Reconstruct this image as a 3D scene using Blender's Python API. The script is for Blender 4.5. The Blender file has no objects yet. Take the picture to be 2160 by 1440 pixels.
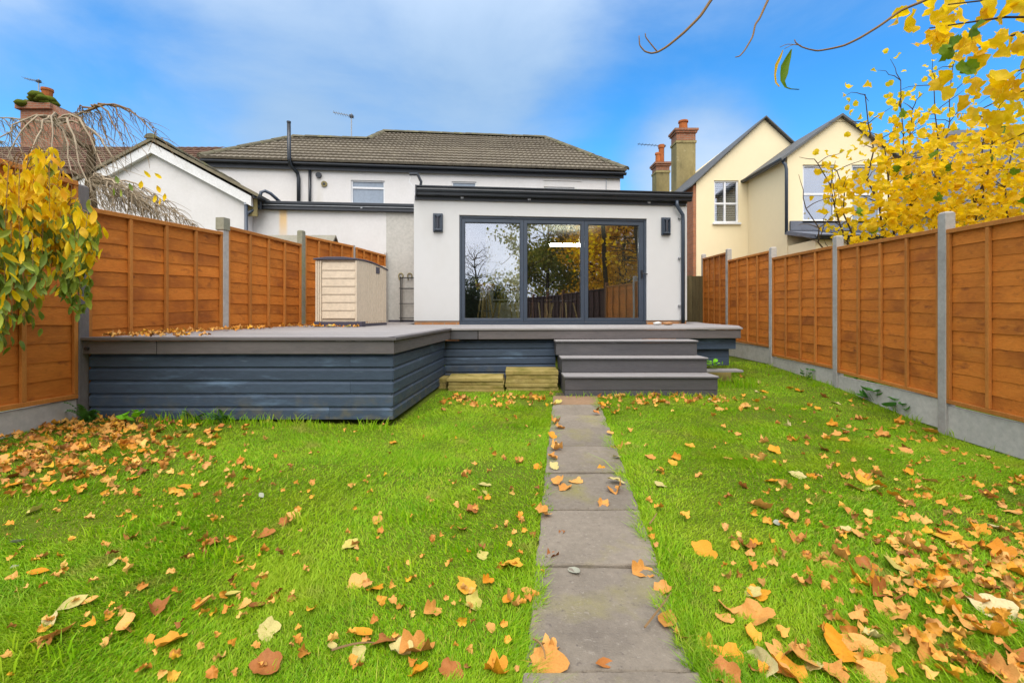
import bpy, bmesh, math, random
import numpy as np
from mathutils import Vector, Matrix, Euler
R = math.radians
rnd = random.Random(7)
rng = np.random.default_rng(11)
SC = bpy.context.scene
COL = SC.collection

# ------------------------------------------------------------------ camera, sky, sun, exposure
cam_d = bpy.data.cameras.new('camera'); cam = bpy.data.objects.new('camera', cam_d); COL.objects.link(cam)
cam.location = (0, 0, 1.2); cam.rotation_euler = (R(90), 0, 0)
cam_d.sensor_width = 36.0; cam_d.lens = 16.0
cam_d.shift_y = -(720 - 655) / 2160.0
cam_d.clip_start = 0.05; cam_d.clip_end = 2000
SC.camera = cam
vs = SC.view_settings
vs.view_transform = 'Standard'; vs.look = 'None'; vs.gamma = 1.0; vs.exposure = 1.32
vs.use_curve_mapping = False
SUN_EL, SUN_AZ = 56.0, 181.0      # azimuth clockwise from +Y

world = bpy.data.worlds.new('World'); SC.world = world; world.use_nodes = True
def build_sky():
    nt = world.node_tree; N = nt.nodes; L = nt.links
    for n in list(N): N.remove(n)
    out = N.new('ShaderNodeOutputWorld'); bg = N.new('ShaderNodeBackground')
    bg.inputs['Strength'].default_value = 0.15
    sky = N.new('ShaderNodeTexSky'); sky.sky_type = 'NISHITA'; sky.sun_disc = False
    sky.sun_elevation = R(SUN_EL); sky.sun_rotation = R(SUN_AZ)
    sky.air_density = 1.0; sky.dust_density = 0.3; sky.ozone_density = 3.0
    hs = N.new('ShaderNodeHueSaturation'); hs.inputs['Saturation'].default_value = 1.30
    hs.inputs['Value'].default_value = 1.0
    L.new(sky.outputs[0], hs.inputs['Color'])
    tint = N.new('ShaderNodeMix'); tint.data_type = 'RGBA'; tint.blend_type = 'MULTIPLY'
    tint.inputs[0].default_value = 1.0
    L.new(hs.outputs[0], tint.inputs[6]); tint.inputs[7].default_value = (0.47, 0.71, 0.75, 1)
    tc = N.new('ShaderNodeTexCoord')
    # cloud field: noise on the direction, flattened towards the horizon
    mp = N.new('ShaderNodeMapping'); mp.inputs['Scale'].default_value = (1.0, 1.0, 2.2)
    mp.inputs['Location'].default_value = (0.35, 0.1, 0.0)
    L.new(tc.outputs['Generated'], mp.inputs[0])
    nz = N.new('ShaderNodeTexNoise'); nz.inputs['Scale'].default_value = 2.1
    nz.inputs['Detail'].default_value = 8; nz.inputs['Roughness'].default_value = 0.56
    nz.inputs['Distortion'].default_value = 0.25
    L.new(mp.outputs[0], nz.inputs['Vector'])
    def math_(op, a, b=None, clamp=False):
        m = N.new('ShaderNodeMath'); m.operation = op; m.use_clamp = clamp
        for i, x in enumerate((a, b)):
            if x is None: continue
            if isinstance(x, (int, float)): m.inputs[i].default_value = x
            else: L.new(x, m.inputs[i])
        return m.outputs[0]
    def lobe(vec, inner, outer):
        v = Vector(vec).normalized()
        d = N.new('ShaderNodeVectorMath'); d.operation = 'DOT_PRODUCT'
        L.new(tc.outputs['Generated'], d.inputs[0]); d.inputs[1].default_value = v
        mr = N.new('ShaderNodeMapRange'); mr.interpolation_type = 'SMOOTHSTEP'
        mr.inputs[1].default_value = math.cos(R(outer)); mr.inputs[2].default_value = math.cos(R(inner))
        L.new(d.outputs['Value'], mr.inputs[0])
        return mr.outputs[0]
    cov = math_('ADD', math_('MULTIPLY', nz.outputs['Fac'], 1.15), math_('MULTIPLY', lobe((-0.8, 1, 0.45), 2, 34), 0.09))
    cov = math_('ADD', cov, math_('MULTIPLY', lobe((-0.25, 1, 0.66), 2, 26), 0.34))   # soft bank over the house
    cov = math_('ADD', cov, math_('MULTIPLY', lobe((0.0, 1, 0.56), 1, 14), 0.16))
    cov = math_('ADD', cov, math_('MULTIPLY', lobe((0.40, 1, 0.30), 2, 11), 0.62))      # low puff by the chimneys
    cov = math_('ADD', cov, math_('MULTIPLY', lobe((-0.47, 1, 0.36), 1, 7), 0.16))
    cov = math_('ADD', cov, math_('MULTIPLY', lobe((0.0, -0.6, 1), 50, 100), 0.75))    # overcast behind the camera
    mr = N.new('ShaderNodeMapRange'); mr.interpolation_type = 'SMOOTHSTEP'
    mr.inputs[1].default_value = 0.42; mr.inputs[2].default_value = 1.20
    L.new(cov, mr.inputs[0])
    cl = N.new('ShaderNodeMix'); cl.data_type = 'RGBA'
    L.new(mr.outputs[0], cl.inputs[0]); L.new(tint.outputs[2], cl.inputs[6])
    ramp = N.new('ShaderNodeValToRGB')
    ramp.color_ramp.elements[0].position = 0.3; ramp.color_ramp.elements[0].color = (0.70, 0.78, 0.86, 1)
    ramp.color_ramp.elements[1].position = 0.7; ramp.color_ramp.elements[1].color = (0.96, 0.97, 1.0, 1)
    L.new(nz.outputs['Fac'], ramp.inputs[0])
    # thin blue-white veil in front, thicker bright overcast behind the camera
    gain = N.new('ShaderNodeMix'); gain.data_type = 'RGBA'; gain.blend_type = 'MULTIPLY'; gain.inputs[0].default_value = 1.0
    thick = N.new('ShaderNodeMix'); thick.data_type = 'RGBA'
    L.new(math_('ADD', lobe((0.0, -0.6, 1), 50, 98), math_('MULTIPLY', lobe((0.40, 1, 0.29), 1, 9), 0.22), True), thick.inputs[0])
    thick.inputs[6].default_value = (1.12, 1.68, 2.40, 1); thick.inputs[7].default_value = (4.9, 4.9, 5.15, 1)
    L.new(ramp.outputs[0], gain.inputs[6]); L.new(thick.outputs[2], gain.inputs[7])
    L.new(gain.outputs[2], cl.inputs[7])
    L.new(cl.outputs[2], bg.inputs['Color']); L.new(bg.outputs[0], out.inputs['Surface'])
build_sky()

sun_d = bpy.data.lights.new('sun', 'SUN'); sun = bpy.data.objects.new('sun', sun_d); COL.objects.link(sun)
sun_d.energy = 1.45; sun_d.angle = R(55); sun_d.color = (1.0, 0.95, 0.88)
_d = Vector((math.sin(R(SUN_AZ)) * math.cos(R(SUN_EL)), math.cos(R(SUN_AZ)) * math.cos(R(SUN_EL)), math.sin(R(SUN_EL))))
sun.rotation_euler = _d.to_track_quat('Z', 'Y').to_euler(); sun.location = (6, -8, 12)

# ------------------------------------------------------------------ materials
def srgb(r, g, b):
    f = lambda c: (c / 255) / 12.92 if c / 255 <= 0.04045 else ((c / 255 + 0.055) / 1.055) ** 2.4
    return (f(r), f(g), f(b))
def c4(c): return (c[0], c[1], c[2], 1)

def pmat(name, c1, c2, scale=3.0, stretch=(1, 1, 1), rough=0.7, spec=0.3, bump=0.15, bscale=60.0, bstretch=(1, 1, 1),
         stain=None, jitter=0.12, detail=5, metal=0.0, extra=None, bdist=0.01, fineamt=0.25):
    """two-tone noise base, optional stains (colour, scale, low, high), fine bump, per-object variation"""
    m = bpy.data.materials.new(name); m.use_nodes = True
    nt = m.node_tree; N = nt.nodes; L = nt.links
    b = N['Principled BSDF']; b.inputs['Roughness'].default_value = rough
    b.inputs['Specular IOR Level'].default_value = spec; b.inputs['Metallic'].default_value = metal
    tc = N.new('ShaderNodeTexCoord'); oi = N.new('ShaderNodeObjectInfo')
    off = N.new('ShaderNodeVectorMath'); off.operation = 'SCALE'; off.inputs['Scale'].default_value = 37.0
    comb = N.new('ShaderNodeCombineXYZ')
    for i in range(3): L.new(oi.outputs['Random'], comb.inputs[i])
    L.new(comb.outputs[0], off.inputs[0])
    add = N.new('ShaderNodeVectorMath'); add.operation = 'ADD'
    L.new(tc.outputs['Object'], add.inputs[0]); L.new(off.outputs[0], add.inputs[1])
    def noise(sc, st, det=5, ro=0.6):
        mp = N.new('ShaderNodeMapping'); mp.inputs['Scale'].default_value = st
        L.new(add.outputs[0], mp.inputs[0])
        n = N.new('ShaderNodeTexNoise'); n.inputs['Scale'].default_value = sc
        n.inputs['Detail'].default_value = det; n.inputs['Roughness'].default_value = ro
        L.new(mp.outputs[0], n.inputs['Vector']); return n.outputs['Fac']
    def ramp(f, lo, hi):
        r = N.new('ShaderNodeMapRange'); r.inputs[1].default_value = lo; r.inputs[2].default_value = hi
        L.new(f, r.inputs[0]); return r.outputs[0]
    def mix(f, a, bb, mode='MIX'):
        x = N.new('ShaderNodeMix'); x.data_type = 'RGBA'; x.blend_type = mode
        if isinstance(f, float): x.inputs[0].default_value = f
        else: L.new(f, x.inputs[0])
        for i, q in ((6, a), (7, bb)):
            if isinstance(q, tuple): x.inputs[i].default_value = c4(q)
            else: L.new(q, x.inputs[i])
        return x.outputs[2]
    col = mix(ramp(noise(scale, stretch, detail), 0.3, 0.7), c1, c2)
    fine = noise(scale * 9, stretch, 3)
    col = mix(ramp(fine, 0.2, 0.8), col, mix(fineamt, col, (0, 0, 0)))
    for s in (stain or []):
        sc, ss, lo, hi = s[:4]; st = s[4] if len(s) > 4 else (1, 1, 1)
        col = mix(ramp(noise(ss, st, 6), lo, hi), col, sc)
    if jitter:
        h = N.new('ShaderNodeHueSaturation')
        v = N.new('ShaderNodeMapRange'); v.inputs[3].default_value = 1 - jitter; v.inputs[4].default_value = 1 + jitter
        L.new(oi.outputs['Random'], v.inputs[0]); L.new(v.outputs[0], h.inputs['Value'])
        L.new(col, h.inputs['Color']); col = h.outputs[0]
    if extra: col = extra(N, L, tc, col, mix)
    L.new(col, b.inputs['Base Color'])
    rr = N.new('ShaderNodeMapRange'); rr.inputs[3].default_value = max(0.02, rough - 0.12); rr.inputs[4].default_value = min(1, rough + 0.12)
    L.new(fine, rr.inputs[0]); L.new(rr.outputs[0], b.inputs['Roughness'])
    if bump:
        bp = N.new('ShaderNodeBump'); bp.inputs['Strength'].default_value = bump; bp.inputs['Distance'].default_value = bdist
        L.new(noise(bscale, bstretch, 4), bp.inputs['Height']); L.new(bp.outputs[0], b.inputs['Normal'])
    return m

def leafmat(name, cols, island=False, trans=0.35, rough=0.55, vein=True, patches=None):
    """leaf colour picked per object or per mesh island from a ramp of colours; part of the light passes through"""
    m = bpy.data.materials.new(name); m.use_nodes = True
    nt = m.node_tree; N = nt.nodes; L = nt.links
    b = N['Principled BSDF']; out = N['Material Output']
    b.inputs['Roughness'].default_value = rough; b.inputs['Specular IOR Level'].default_value = 0.25
    if island:
        src = N.new('ShaderNodeNewGeometry').outputs['Random Per Island']
    else:
        src = N.new('ShaderNodeObjectInfo').outputs['Random']
    cr = N.new('ShaderNodeValToRGB'); el = cr.color_ramp.elements
    n = len(cols)
    el[0].position = 0; el[0].color = c4(cols[0]); el[1].position = 1; el[1].color = c4(cols[-1])
    for i in range(1, n - 1):
        e = el.new(i / (n - 1)); e.color = c4(cols[i])
    L.new(src, cr.inputs[0])
    tc = N.new('ShaderNodeTexCoord')
    nz = N.new('ShaderNodeTexNoise'); nz.inputs['Scale'].default_value = 3.0 if patches else 22.0; nz.inputs['Detail'].default_value = 4
    L.new(tc.outputs['Object'], nz.inputs['Vector'])
    mx = N.new('ShaderNodeMix'); mx.data_type = 'RGBA'
    mr = N.new('ShaderNodeMapRange'); mr.inputs[1].default_value = 0.45; mr.inputs[2].default_value = 0.72
    mr.inputs[4].default_value = 0.55
    L.new(nz.outputs['Fac'], mr.inputs[0]); L.new(mr.outputs[0], mx.inputs[0])
    dk = N.new('ShaderNodeMix'); dk.data_type = 'RGBA'; dk.blend_type = 'MULTIPLY'; dk.inputs[0].default_value = 1
    L.new(cr.outputs[0], dk.inputs[6]); dk.inputs[7].default_value = patches or (0.72, 0.58, 0.46, 1)
    L.new(cr.outputs[0], mx.inputs[6]); L.new(dk.outputs[2], mx.inputs[7])
    L.new(mx.outputs[2], b.inputs['Base Color'])
    tr = N.new('ShaderNodeBsdfTranslucent'); L.new(mx.outputs[2], tr.inputs[0])
    ms = N.new('ShaderNodeMixShader'); ms.inputs[0].default_value = trans
    L.new(b.outputs[0], ms.inputs[1]); L.new(tr.outputs[0], ms.inputs[2]); L.new(ms.outputs[0], out.inputs[0])
    return m

def glassmat(name, refl, tint, wav=0.0, rough=0.0):
    m = bpy.data.materials.new(name); m.use_nodes = True
    nt = m.node_tree; N = nt.nodes; L = nt.links
    for n in list(N):
        if n.type != 'OUTPUT_MATERIAL': N.remove(n)
    out = [n for n in N if n.type == 'OUTPUT_MATERIAL'][0]
    g = N.new('ShaderNodeBsdfGlossy'); g.inputs['Roughness'].default_value = rough; g.inputs['Color'].default_value = (0.93, 0.94, 1.0, 1)
    t = N.new('ShaderNodeBsdfTransparent'); t.inputs['Color'].default_value = c4(tint)
    fr = N.new('ShaderNodeFresnel'); fr.inputs['IOR'].default_value = 1.5
    ad = N.new('ShaderNodeMath'); ad.operation = 'ADD'; ad.inputs[1].default_value = refl; ad.use_clamp = True
    L.new(fr.outputs[0], ad.inputs[0])
    ms = N.new('ShaderNodeMixShader'); L.new(ad.outputs[0], ms.inputs[0]); L.new(t.outputs[0], ms.inputs[1]); L.new(g.outputs[0], ms.inputs[2])
    if wav:
        tc = N.new('ShaderNodeTexCoord'); nz = N.new('ShaderNodeTexNoise'); nz.inputs['Scale'].default_value = 1.6
        nz.inputs['Detail'].default_value = 1
        L.new(tc.outputs['Object'], nz.inputs['Vector'])
        bp = N.new('ShaderNodeBump'); bp.inputs['Strength'].default_value = wav; bp.inputs['Distance'].default_value = 0.01
        L.new(nz.outputs['Fac'], bp.inputs['Height']); L.new(bp.outputs[0], g.inputs['Normal'])
    L.new(ms.outputs[0], out.inputs[0])
    return m

def brickmat(name, c1, c2, mortar, scale=1.0, bump=0.4, axes='xz', moss=None):
    m = bpy.data.materials.new(name); m.use_nodes = True
    nt = m.node_tree; N = nt.nodes; L = nt.links; b = N['Principled BSDF']; b.inputs['Roughness'].default_value = 0.85
    tc = N.new('ShaderNodeTexCoord'); sx = N.new('ShaderNodeSeparateXYZ'); cb = N.new('ShaderNodeCombineXYZ')
    L.new(tc.outputs['Object'], sx.inputs[0])
    if axes == 'box':
        ad = N.new('ShaderNodeMath'); ad.operation = 'ADD'
        L.new(sx.outputs['X'], ad.inputs[0]); L.new(sx.outputs['Y'], ad.inputs[1]); L.new(ad.outputs[0], cb.inputs[0])
    else:
        L.new(sx.outputs['X' if axes[0] == 'x' else 'Y'], cb.inputs[0])
    L.new(sx.outputs['Z'], cb.inputs[1])
    br = N.new('ShaderNodeTexBrick'); br.inputs['Scale'].default_value = scale
    br.inputs['Brick Width'].default_value = 0.225; br.inputs['Row Height'].default_value = 0.075
    br.inputs['Mortar Size'].default_value = 0.008; br.inputs['Bias'].default_value = 0.0
    br.inputs['Color1'].default_value = c4(c1); br.inputs['Color2'].default_value = c4(c2); br.inputs['Mortar'].default_value = c4(mortar)
    L.new(cb.outputs[0], br.inputs['Vector'])
    nz = N.new('ShaderNodeTexNoise'); nz.inputs['Scale'].default_value = 6; nz.inputs['Detail'].default_value = 6
    L.new(tc.outputs['Object'], nz.inputs['Vector'])
    mx = N.new('ShaderNodeMix'); mx.data_type = 'RGBA'; mx.blend_type = 'MULTIPLY'; mx.inputs[0].default_value = 0.7
    rp = N.new('ShaderNodeMapRange'); rp.inputs[3].default_value = 0.55; rp.inputs[4].default_value = 1.35
    L.new(nz.outputs['Fac'], rp.inputs[0]); L.new(br.outputs['Color'], mx.inputs[6]); L.new(rp.outputs[0], mx.inputs[7])
    L.new(mx.outputs[2], b.inputs['Base Color'])
    bp = N.new('ShaderNodeBump'); bp.inputs['Strength'].default_value = bump; bp.inputs['Distance'].default_value = 0.02; bp.invert = True
    L.new(br.outputs['Fac'], bp.inputs['Height']); L.new(bp.outputs[0], b.inputs['Normal'])
    return m

def stain_strip(N, L, tc, col, mix):
    """rust-yellow run below the gutter joint of the rendered wall (own shape, object coordinates)"""
    s = N.new('ShaderNodeSeparateXYZ'); L.new(tc.outputs['Object'], s.inputs[0])
    def mr(v, a, b_, c=0, d=1):
        x = N.new('ShaderNodeMapRange'); x.interpolation_type = 'SMOOTHSTEP'
        for i, q in enumerate((a, b_, c, d)): x.inputs[i + 1].default_value = q
        L.new(v, x.inputs[0]); return x.outputs[0]
    def mul(a, b_):
        x = N.new('ShaderNodeMath'); x.operation = 'MULTIPLY'; L.new(a, x.inputs[0])
        if isinstance(b_, float): x.inputs[1].default_value = b_
        else: L.new(b_, x.inputs[1])
        return x.outputs[0]
    f = mul(mul(mr(s.outputs['X'], -4.13, -4.06), mr(s.outputs['X'], -3.90, -3.97)), mr(s.outputs['Z'], 2.55, 3.3))
    return mix(mul(f, 0.75), col, srgb(222, 180, 110))

M = {}
M['render'] = pmat('white_render', (0.555, 0.55, 0.535), (0.545, 0.54, 0.525), scale=0.8, rough=0.85, spec=0.15, bump=0.08, bscale=220, jitter=0, fineamt=0.03, bdist=0.004,
                   stain=[((0.50, 0.485, 0.45), 1.6, 0.60, 0.9, (1, 1, 0.12)), ((0.49, 0.475, 0.44), 0.7, 0.58, 0.9, (1, 1, 0.35))])
M['render_old'] = pmat('old_white_render', (0.68, 0.655, 0.63), (0.63, 0.605, 0.575), scale=1.8, rough=0.9, spec=0.1, bump=0.35, bscale=70, jitter=0, fineamt=0.08,
                   stain=[((0.54, 0.51, 0.45), 1.3, 0.60, 0.82, (1, 1, 0.3))])
M['render_stained'] = pmat('stained_white_render', (0.68, 0.655, 0.63), (0.63, 0.605, 0.575), scale=1.8, rough=0.9, spec=0.1, bump=0.35, bscale=70, jitter=0, fineamt=0.08,
                   stain=[((0.55, 0.52, 0.46), 1.3, 0.60, 0.85, (1, 1, 0.3))], extra=stain_strip)
M['render_patch'] = pmat('greyed_render', (0.55, 0.525, 0.47), (0.50, 0.475, 0.42), scale=2, rough=0.9, spec=0.1, bump=0.5, bscale=80, jitter=0)
M['cream'] = pmat('cream_render', (0.80, 0.68, 0.44), (0.78, 0.66, 0.425), scale=0.9, rough=0.85, spec=0.15, bump=0.06, bscale=150, jitter=0, fineamt=0.03,
                  stain=[((0.73, 0.61, 0.39), 0.5, 0.58, 0.9, (1, 1, 0.3))])
M['anthracite'] = pmat('anthracite_aluminium', (0.042, 0.058, 0.082), (0.052, 0.068, 0.094), scale=3, rough=0.38, spec=0.5, bump=0.02, bscale=300, jitter=0.03)
M['black_pvc'] = pmat('black_gutter_plastic', (0.010, 0.013, 0.017), (0.016, 0.019, 0.024), scale=3, rough=0.32, spec=0.5, bump=0.03, bscale=80, jitter=0.1)
M['dark_fascia'] = pmat('dark_fascia_board', (0.030, 0.034, 0.042), (0.045, 0.048, 0.056), scale=4, rough=0.5, spec=0.4, bump=0.05, bscale=90, jitter=0.05)
M['white_pvc'] = pmat('white_window_plastic', (0.80, 0.80, 0.80), (0.76, 0.76, 0.76), scale=5, rough=0.35, spec=0.5, bump=0, jitter=0)
M['white_board'] = pmat('white_bargeboard', (0.80, 0.79, 0.77), (0.72, 0.71, 0.68), scale=4, rough=0.6, bump=0.1, bscale=60, jitter=0,
                        stain=[((0.45, 0.43, 0.36), 3.0, 0.62, 0.9)])
M['fence'] = pmat('orange_fence_board', (0.68, 0.220, 0.030), (0.58, 0.170, 0.022), scale=1.6, stretch=(1.2, 1.2, 5), rough=0.72, spec=0.2,
                  bump=0.45, bscale=26, bstretch=(1.5, 1.5, 14), jitter=0.13,
                  stain=[((0.25, 0.068, 0.014), 1.3, 0.50, 0.74, (1, 1, 1.3)), ((0.26, 0.075, 0.016), 6.0, 0.58, 0.74, (1, 1, 2.0)), ((0.12, 0.035, 0.012), 14.0, 0.70, 0.80), ((0.66, 0.25, 0.05), 5, 0.60, 0.85, (1, 1, 6))])
M['batten'] = pmat('orange_fence_batten', (0.56, 0.215, 0.044), (0.45, 0.16, 0.03), scale=2.5, stretch=(4, 4, 1), rough=0.7, spec=0.2,
                   bump=0.4, bscale=40, bstretch=(6, 6, 1), jitter=0.15, stain=[((0.33, 0.11, 0.02), 2.0, 0.6, 0.85)])
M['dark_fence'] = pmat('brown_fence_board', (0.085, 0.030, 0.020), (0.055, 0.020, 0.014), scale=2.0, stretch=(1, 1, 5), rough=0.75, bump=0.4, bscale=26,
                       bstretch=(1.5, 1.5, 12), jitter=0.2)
M['post_wood'] = pmat('brown_timber_post', (0.30, 0.13, 0.06), (0.22, 0.09, 0.04), rough=0.8, jitter=0.1)
M['old_wood'] = pmat('weathered_gate_board', (0.13, 0.105, 0.045), (0.085, 0.065, 0.028), scale=3, stretch=(5, 5, 0.8), rough=0.85, bump=0.5, bscale=30,
                     bstretch=(6, 6, 1), jitter=0.2)
M['concrete'] = pmat('concrete_fence_post', (0.52, 0.485, 0.44), (0.38, 0.355, 0.32), scale=2.5, rough=0.92, spec=0.1, bump=0.5, bscale=110, jitter=0.08,
                     stain=[((0.16, 0.15, 0.13), 2.2, 0.58, 0.80, (1, 1, 0.5)), ((0.24, 0.24, 0.10), 1.6, 0.62, 0.85)])
M['concrete_moss'] = pmat('mossy_concrete_post', (0.34, 0.32, 0.25), (0.26, 0.25, 0.16), scale=2.5, rough=0.92, spec=0.1, bump=0.5, bscale=110, jitter=0.08,
                     stain=[((0.25, 0.25, 0.08), 1.6, 0.5, 0.75), ((0.14, 0.13, 0.11), 3, 0.6, 0.8)])
M['post_grey'] = pmat('weathered_grey_post', (0.21, 0.185, 0.17), (0.15, 0.135, 0.13), scale=3, stretch=(3, 3, 0.7), rough=0.9, spec=0.1, bump=0.4, bscale=50, bstretch=(4, 4, 0.6), jitter=0, stain=[((0.17, 0.16, 0.07), 1.5, 0.56, 0.8)])
M['gravel_board'] = pmat('concrete_gravel_board', (0.60, 0.56, 0.50), (0.50, 0.465, 0.415), scale=2.2, rough=0.92, spec=0.1, bump=0.45, bscale=130, jitter=0.06,
                     stain=[((0.30, 0.25, 0.17), 1.5, 0.62, 0.85)])
M['deck'] = pmat('grey_brown_deck_board', (0.35, 0.325, 0.31), (0.27, 0.25, 0.24), scale=2, stretch=(0.8, 5, 5), rough=0.62, spec=0.3, bump=0.35, bscale=60,
                 bstretch=(0.6, 8, 8), jitter=0.1, stain=[((0.20, 0.185, 0.175), 1.3, 0.58, 0.85)])
M['fascia'] = pmat('grey_deck_fascia', (0.150, 0.130, 0.125), (0.110, 0.098, 0.096), scale=1.6, stretch=(0.7, 0.7, 5), rough=0.6, spec=0.3, bump=0.25, bscale=50,
                   bstretch=(0.5, 0.5, 9), jitter=0.08, stain=[((0.075, 0.068, 0.070), 1.6, 0.58, 0.85, (1, 1, 2)), ((0.20, 0.18, 0.17), 7, 0.68, 0.9, (1, 1, 5))])
M['step_grey'] = pmat('grey_step_board', (0.092, 0.087, 0.090), (0.070, 0.067, 0.071), scale=1.6, stretch=(0.7, 3, 5), rough=0.55, spec=0.35, bump=0.25, bscale=50,
                      bstretch=(0.5, 5, 9), jitter=0.06, stain=[((0.12, 0.11, 0.105), 2, 0.58, 0.85, (0.6, 1, 3))])
def splash(N, L, tc, col, mix):
    """dried mud splash and algae along the foot of the boards"""
    s_ = N.new('ShaderNodeSeparateXYZ'); L.new(tc.outputs['Object'], s_.inputs[0])
    n = N.new('ShaderNodeTexNoise'); n.inputs['Scale'].default_value = 9; n.inputs['Detail'].default_value = 6; L.new(tc.outputs['Object'], n.inputs['Vector'])
    h = N.new('ShaderNodeMapRange'); h.inputs[1].default_value = 0.42; h.inputs[2].default_value = 0.12; L.new(s_.outputs['Z'], h.inputs[0])
    r_ = N.new('ShaderNodeMapRange'); r_.inputs[1].default_value = 0.46; r_.inputs[2].default_value = 0.70; L.new(n.outputs['Fac'], r_.inputs[0])
    m_ = N.new('ShaderNodeMath'); m_.operation = 'MULTIPLY'; L.new(h.outputs[0], m_.inputs[0]); L.new(r_.outputs[0], m_.inputs[1])
    return mix(m_.outputs[0], col, (0.115, 0.105, 0.07))
M['skirt'] = pmat('blue_grey_skirting', (0.054, 0.080, 0.118), (0.042, 0.062, 0.094), scale=1.4, stretch=(0.8, 0.8, 3), rough=0.6, spec=0.3, bump=0.35, bscale=45,
                  bstretch=(0.6, 0.6, 6), jitter=0.12, extra=splash, stain=[((0.12, 0.185, 0.27), 1.7, 0.56, 0.78, (0.8, 0.8, 4)), ((0.030, 0.045, 0.058), 1.0, 0.60, 0.85),
                                                             ((0.22, 0.28, 0.34), 9, 0.68, 0.88, (0.5, 0.5, 4))])
M['dark_timber'] = pmat('dark_frame_timber', (0.02, 0.02, 0.022), (0.03, 0.03, 0.03), rough=0.8, jitter=0)
M['slab'] = pmat('grey_paving_slab', (0.265, 0.222, 0.170), (0.205, 0.172, 0.132), scale=3, rough=0.88, spec=0.15, bump=0.6, bscale=120, jitter=0.08,
                 stain=[((0.24, 0.215, 0.07), 2.2, 0.54, 0.78), ((0.12, 0.10, 0.085), 1.7, 0.58, 0.8), ((0.29, 0.25, 0.20), 55, 0.58, 0.74), ((0.12, 0.10, 0.085), 42, 0.60, 0.74)])
M['slab_brown'] = pmat('brown_paving_slab', (0.33, 0.205, 0.115), (0.26, 0.17, 0.10), scale=3, rough=0.88, spec=0.15, bump=0.5, bscale=120, jitter=0.05)
M['mossy_slab'] = pmat('mossy_yellow_slab', (0.42, 0.33, 0.12), (0.31, 0.23, 0.07), scale=4, rough=0.92, spec=0.1, bump=0.6, bscale=70, jitter=0.08,
                 stain=[((0.14, 0.125, 0.020), 3.0, 0.50, 0.72), ((0.10, 0.07, 0.03), 5.0, 0.60, 0.8)])
M['sand'] = pmat('path_bedding', (0.12, 0.09, 0.05), (0.07, 0.055, 0.03), scale=8, rough=0.95, bump=0.6, jitter=0)
M['soil'] = pmat('lawn_soil', (0.085, 0.135, 0.010), (0.13, 0.15, 0.020), scale=3, rough=0.95, spec=0.05, bump=0.8, bscale=60, jitter=0,
                 stain=[((0.13, 0.09, 0.035), 1.3, 0.62, 0.8)])
M['far_ground'] = pmat('ground_soil', (0.06, 0.075, 0.02), (0.08, 0.07, 0.035), scale=1, rough=0.95, spec=0.05, jitter=0)
M['tiles'] = pmat('lichen_roof_tile', (0.25, 0.215, 0.160), (0.165, 0.138, 0.105), scale=2.5, rough=0.9, spec=0.15, bump=0.5, bscale=40, jitter=0.10,
                  stain=[((0.30, 0.27, 0.19), 5, 0.55, 0.8), ((0.06, 0.05, 0.045), 3, 0.6, 0.85)])
M['ridge'] = pmat('lichen_ridge_tile', (0.17, 0.15, 0.095), (0.11, 0.10, 0.07), scale=3, rough=0.9, spec=0.1, bump=0.5, bscale=40, jitter=0.15,
                  stain=[((0.21, 0.21, 0.08), 4, 0.55, 0.8)])
M['tiles_brown'] = pmat('brown_roof_tile', (0.16, 0.085, 0.055), (0.10, 0.055, 0.040), scale=3, rough=0.9, spec=0.1, bump=0.5, bscale=40, jitter=0.15,
                  stain=[((0.22, 0.19, 0.10), 4, 0.55, 0.8)])
M['mossy_tiles'] = pmat('mossy_roof_edge', (0.25, 0.215, 0.145), (0.17, 0.145, 0.10), scale=6, rough=0.95, spec=0.05, bump=0.8, bscale=40, jitter=0.1,
                  stain=[((0.16, 0.155, 0.05), 4, 0.58, 0.8)])
M['slate'] = pmat('grey_slate_roof', (0.105, 0.110, 0.125), (0.075, 0.078, 0.090), scale=4, rough=0.7, spec=0.3, bump=0.3, bscale=40, jitter=0.1)
M['dark_slate'] = pmat('dark_verge_slate', (0.095, 0.096, 0.096), (0.125, 0.125, 0.120), scale=4, rough=0.7, spec=0.3, bump=0.3, bscale=40, jitter=0.1)
M['felt'] = pmat('shed_roof_felt', (0.30, 0.275, 0.21), (0.24, 0.22, 0.17), scale=3, rough=0.9, jitter=0.1)
M['lead'] = pmat('grey_lead_roof', (0.15, 0.165, 0.20), (0.11, 0.12, 0.15), scale=3, rough=0.5, spec=0.4, bump=0.15, bscale=30, jitter=0.05)
M['terracotta'] = pmat('terracotta_pot', (0.48, 0.15, 0.045), (0.36, 0.11, 0.035), scale=6, rough=0.85, spec=0.1, bump=0.3, bscale=50, jitter=0.12)
M['stack_render'] = pmat('stained_chimney_render', (0.33, 0.27, 0.125), (0.22, 0.18, 0.085), scale=2, stretch=(1, 1, 0.5), rough=0.92, spec=0.1, bump=0.4, bscale=50,
                  jitter=0.1, stain=[((0.09, 0.08, 0.04), 3, 0.58, 0.8, (1, 1, 0.4)), ((0.42, 0.36, 0.2), 4, 0.62, 0.85)])
M['moss'] = pmat('chimney_moss', (0.07, 0.10, 0.012), (0.12, 0.13, 0.02), scale=9, rough=1, spec=0.02, bump=1.0, bscale=30, jitter=0)
M['brick'] = brickmat('red_brick', (0.30, 0.105, 0.045), (0.22, 0.075, 0.035), (0.25, 0.19, 0.13), axes='box')
M['brick_orange'] = brickmat('orange_brick', (0.40, 0.15, 0.065), (0.33, 0.12, 0.05), (0.27, 0.17, 0.11), axes='box')
M['plinth_brick'] = brickmat('plinth_brick_course', (0.45, 0.19, 0.06), (0.36, 0.14, 0.05), (0.30, 0.22, 0.15))
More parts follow.
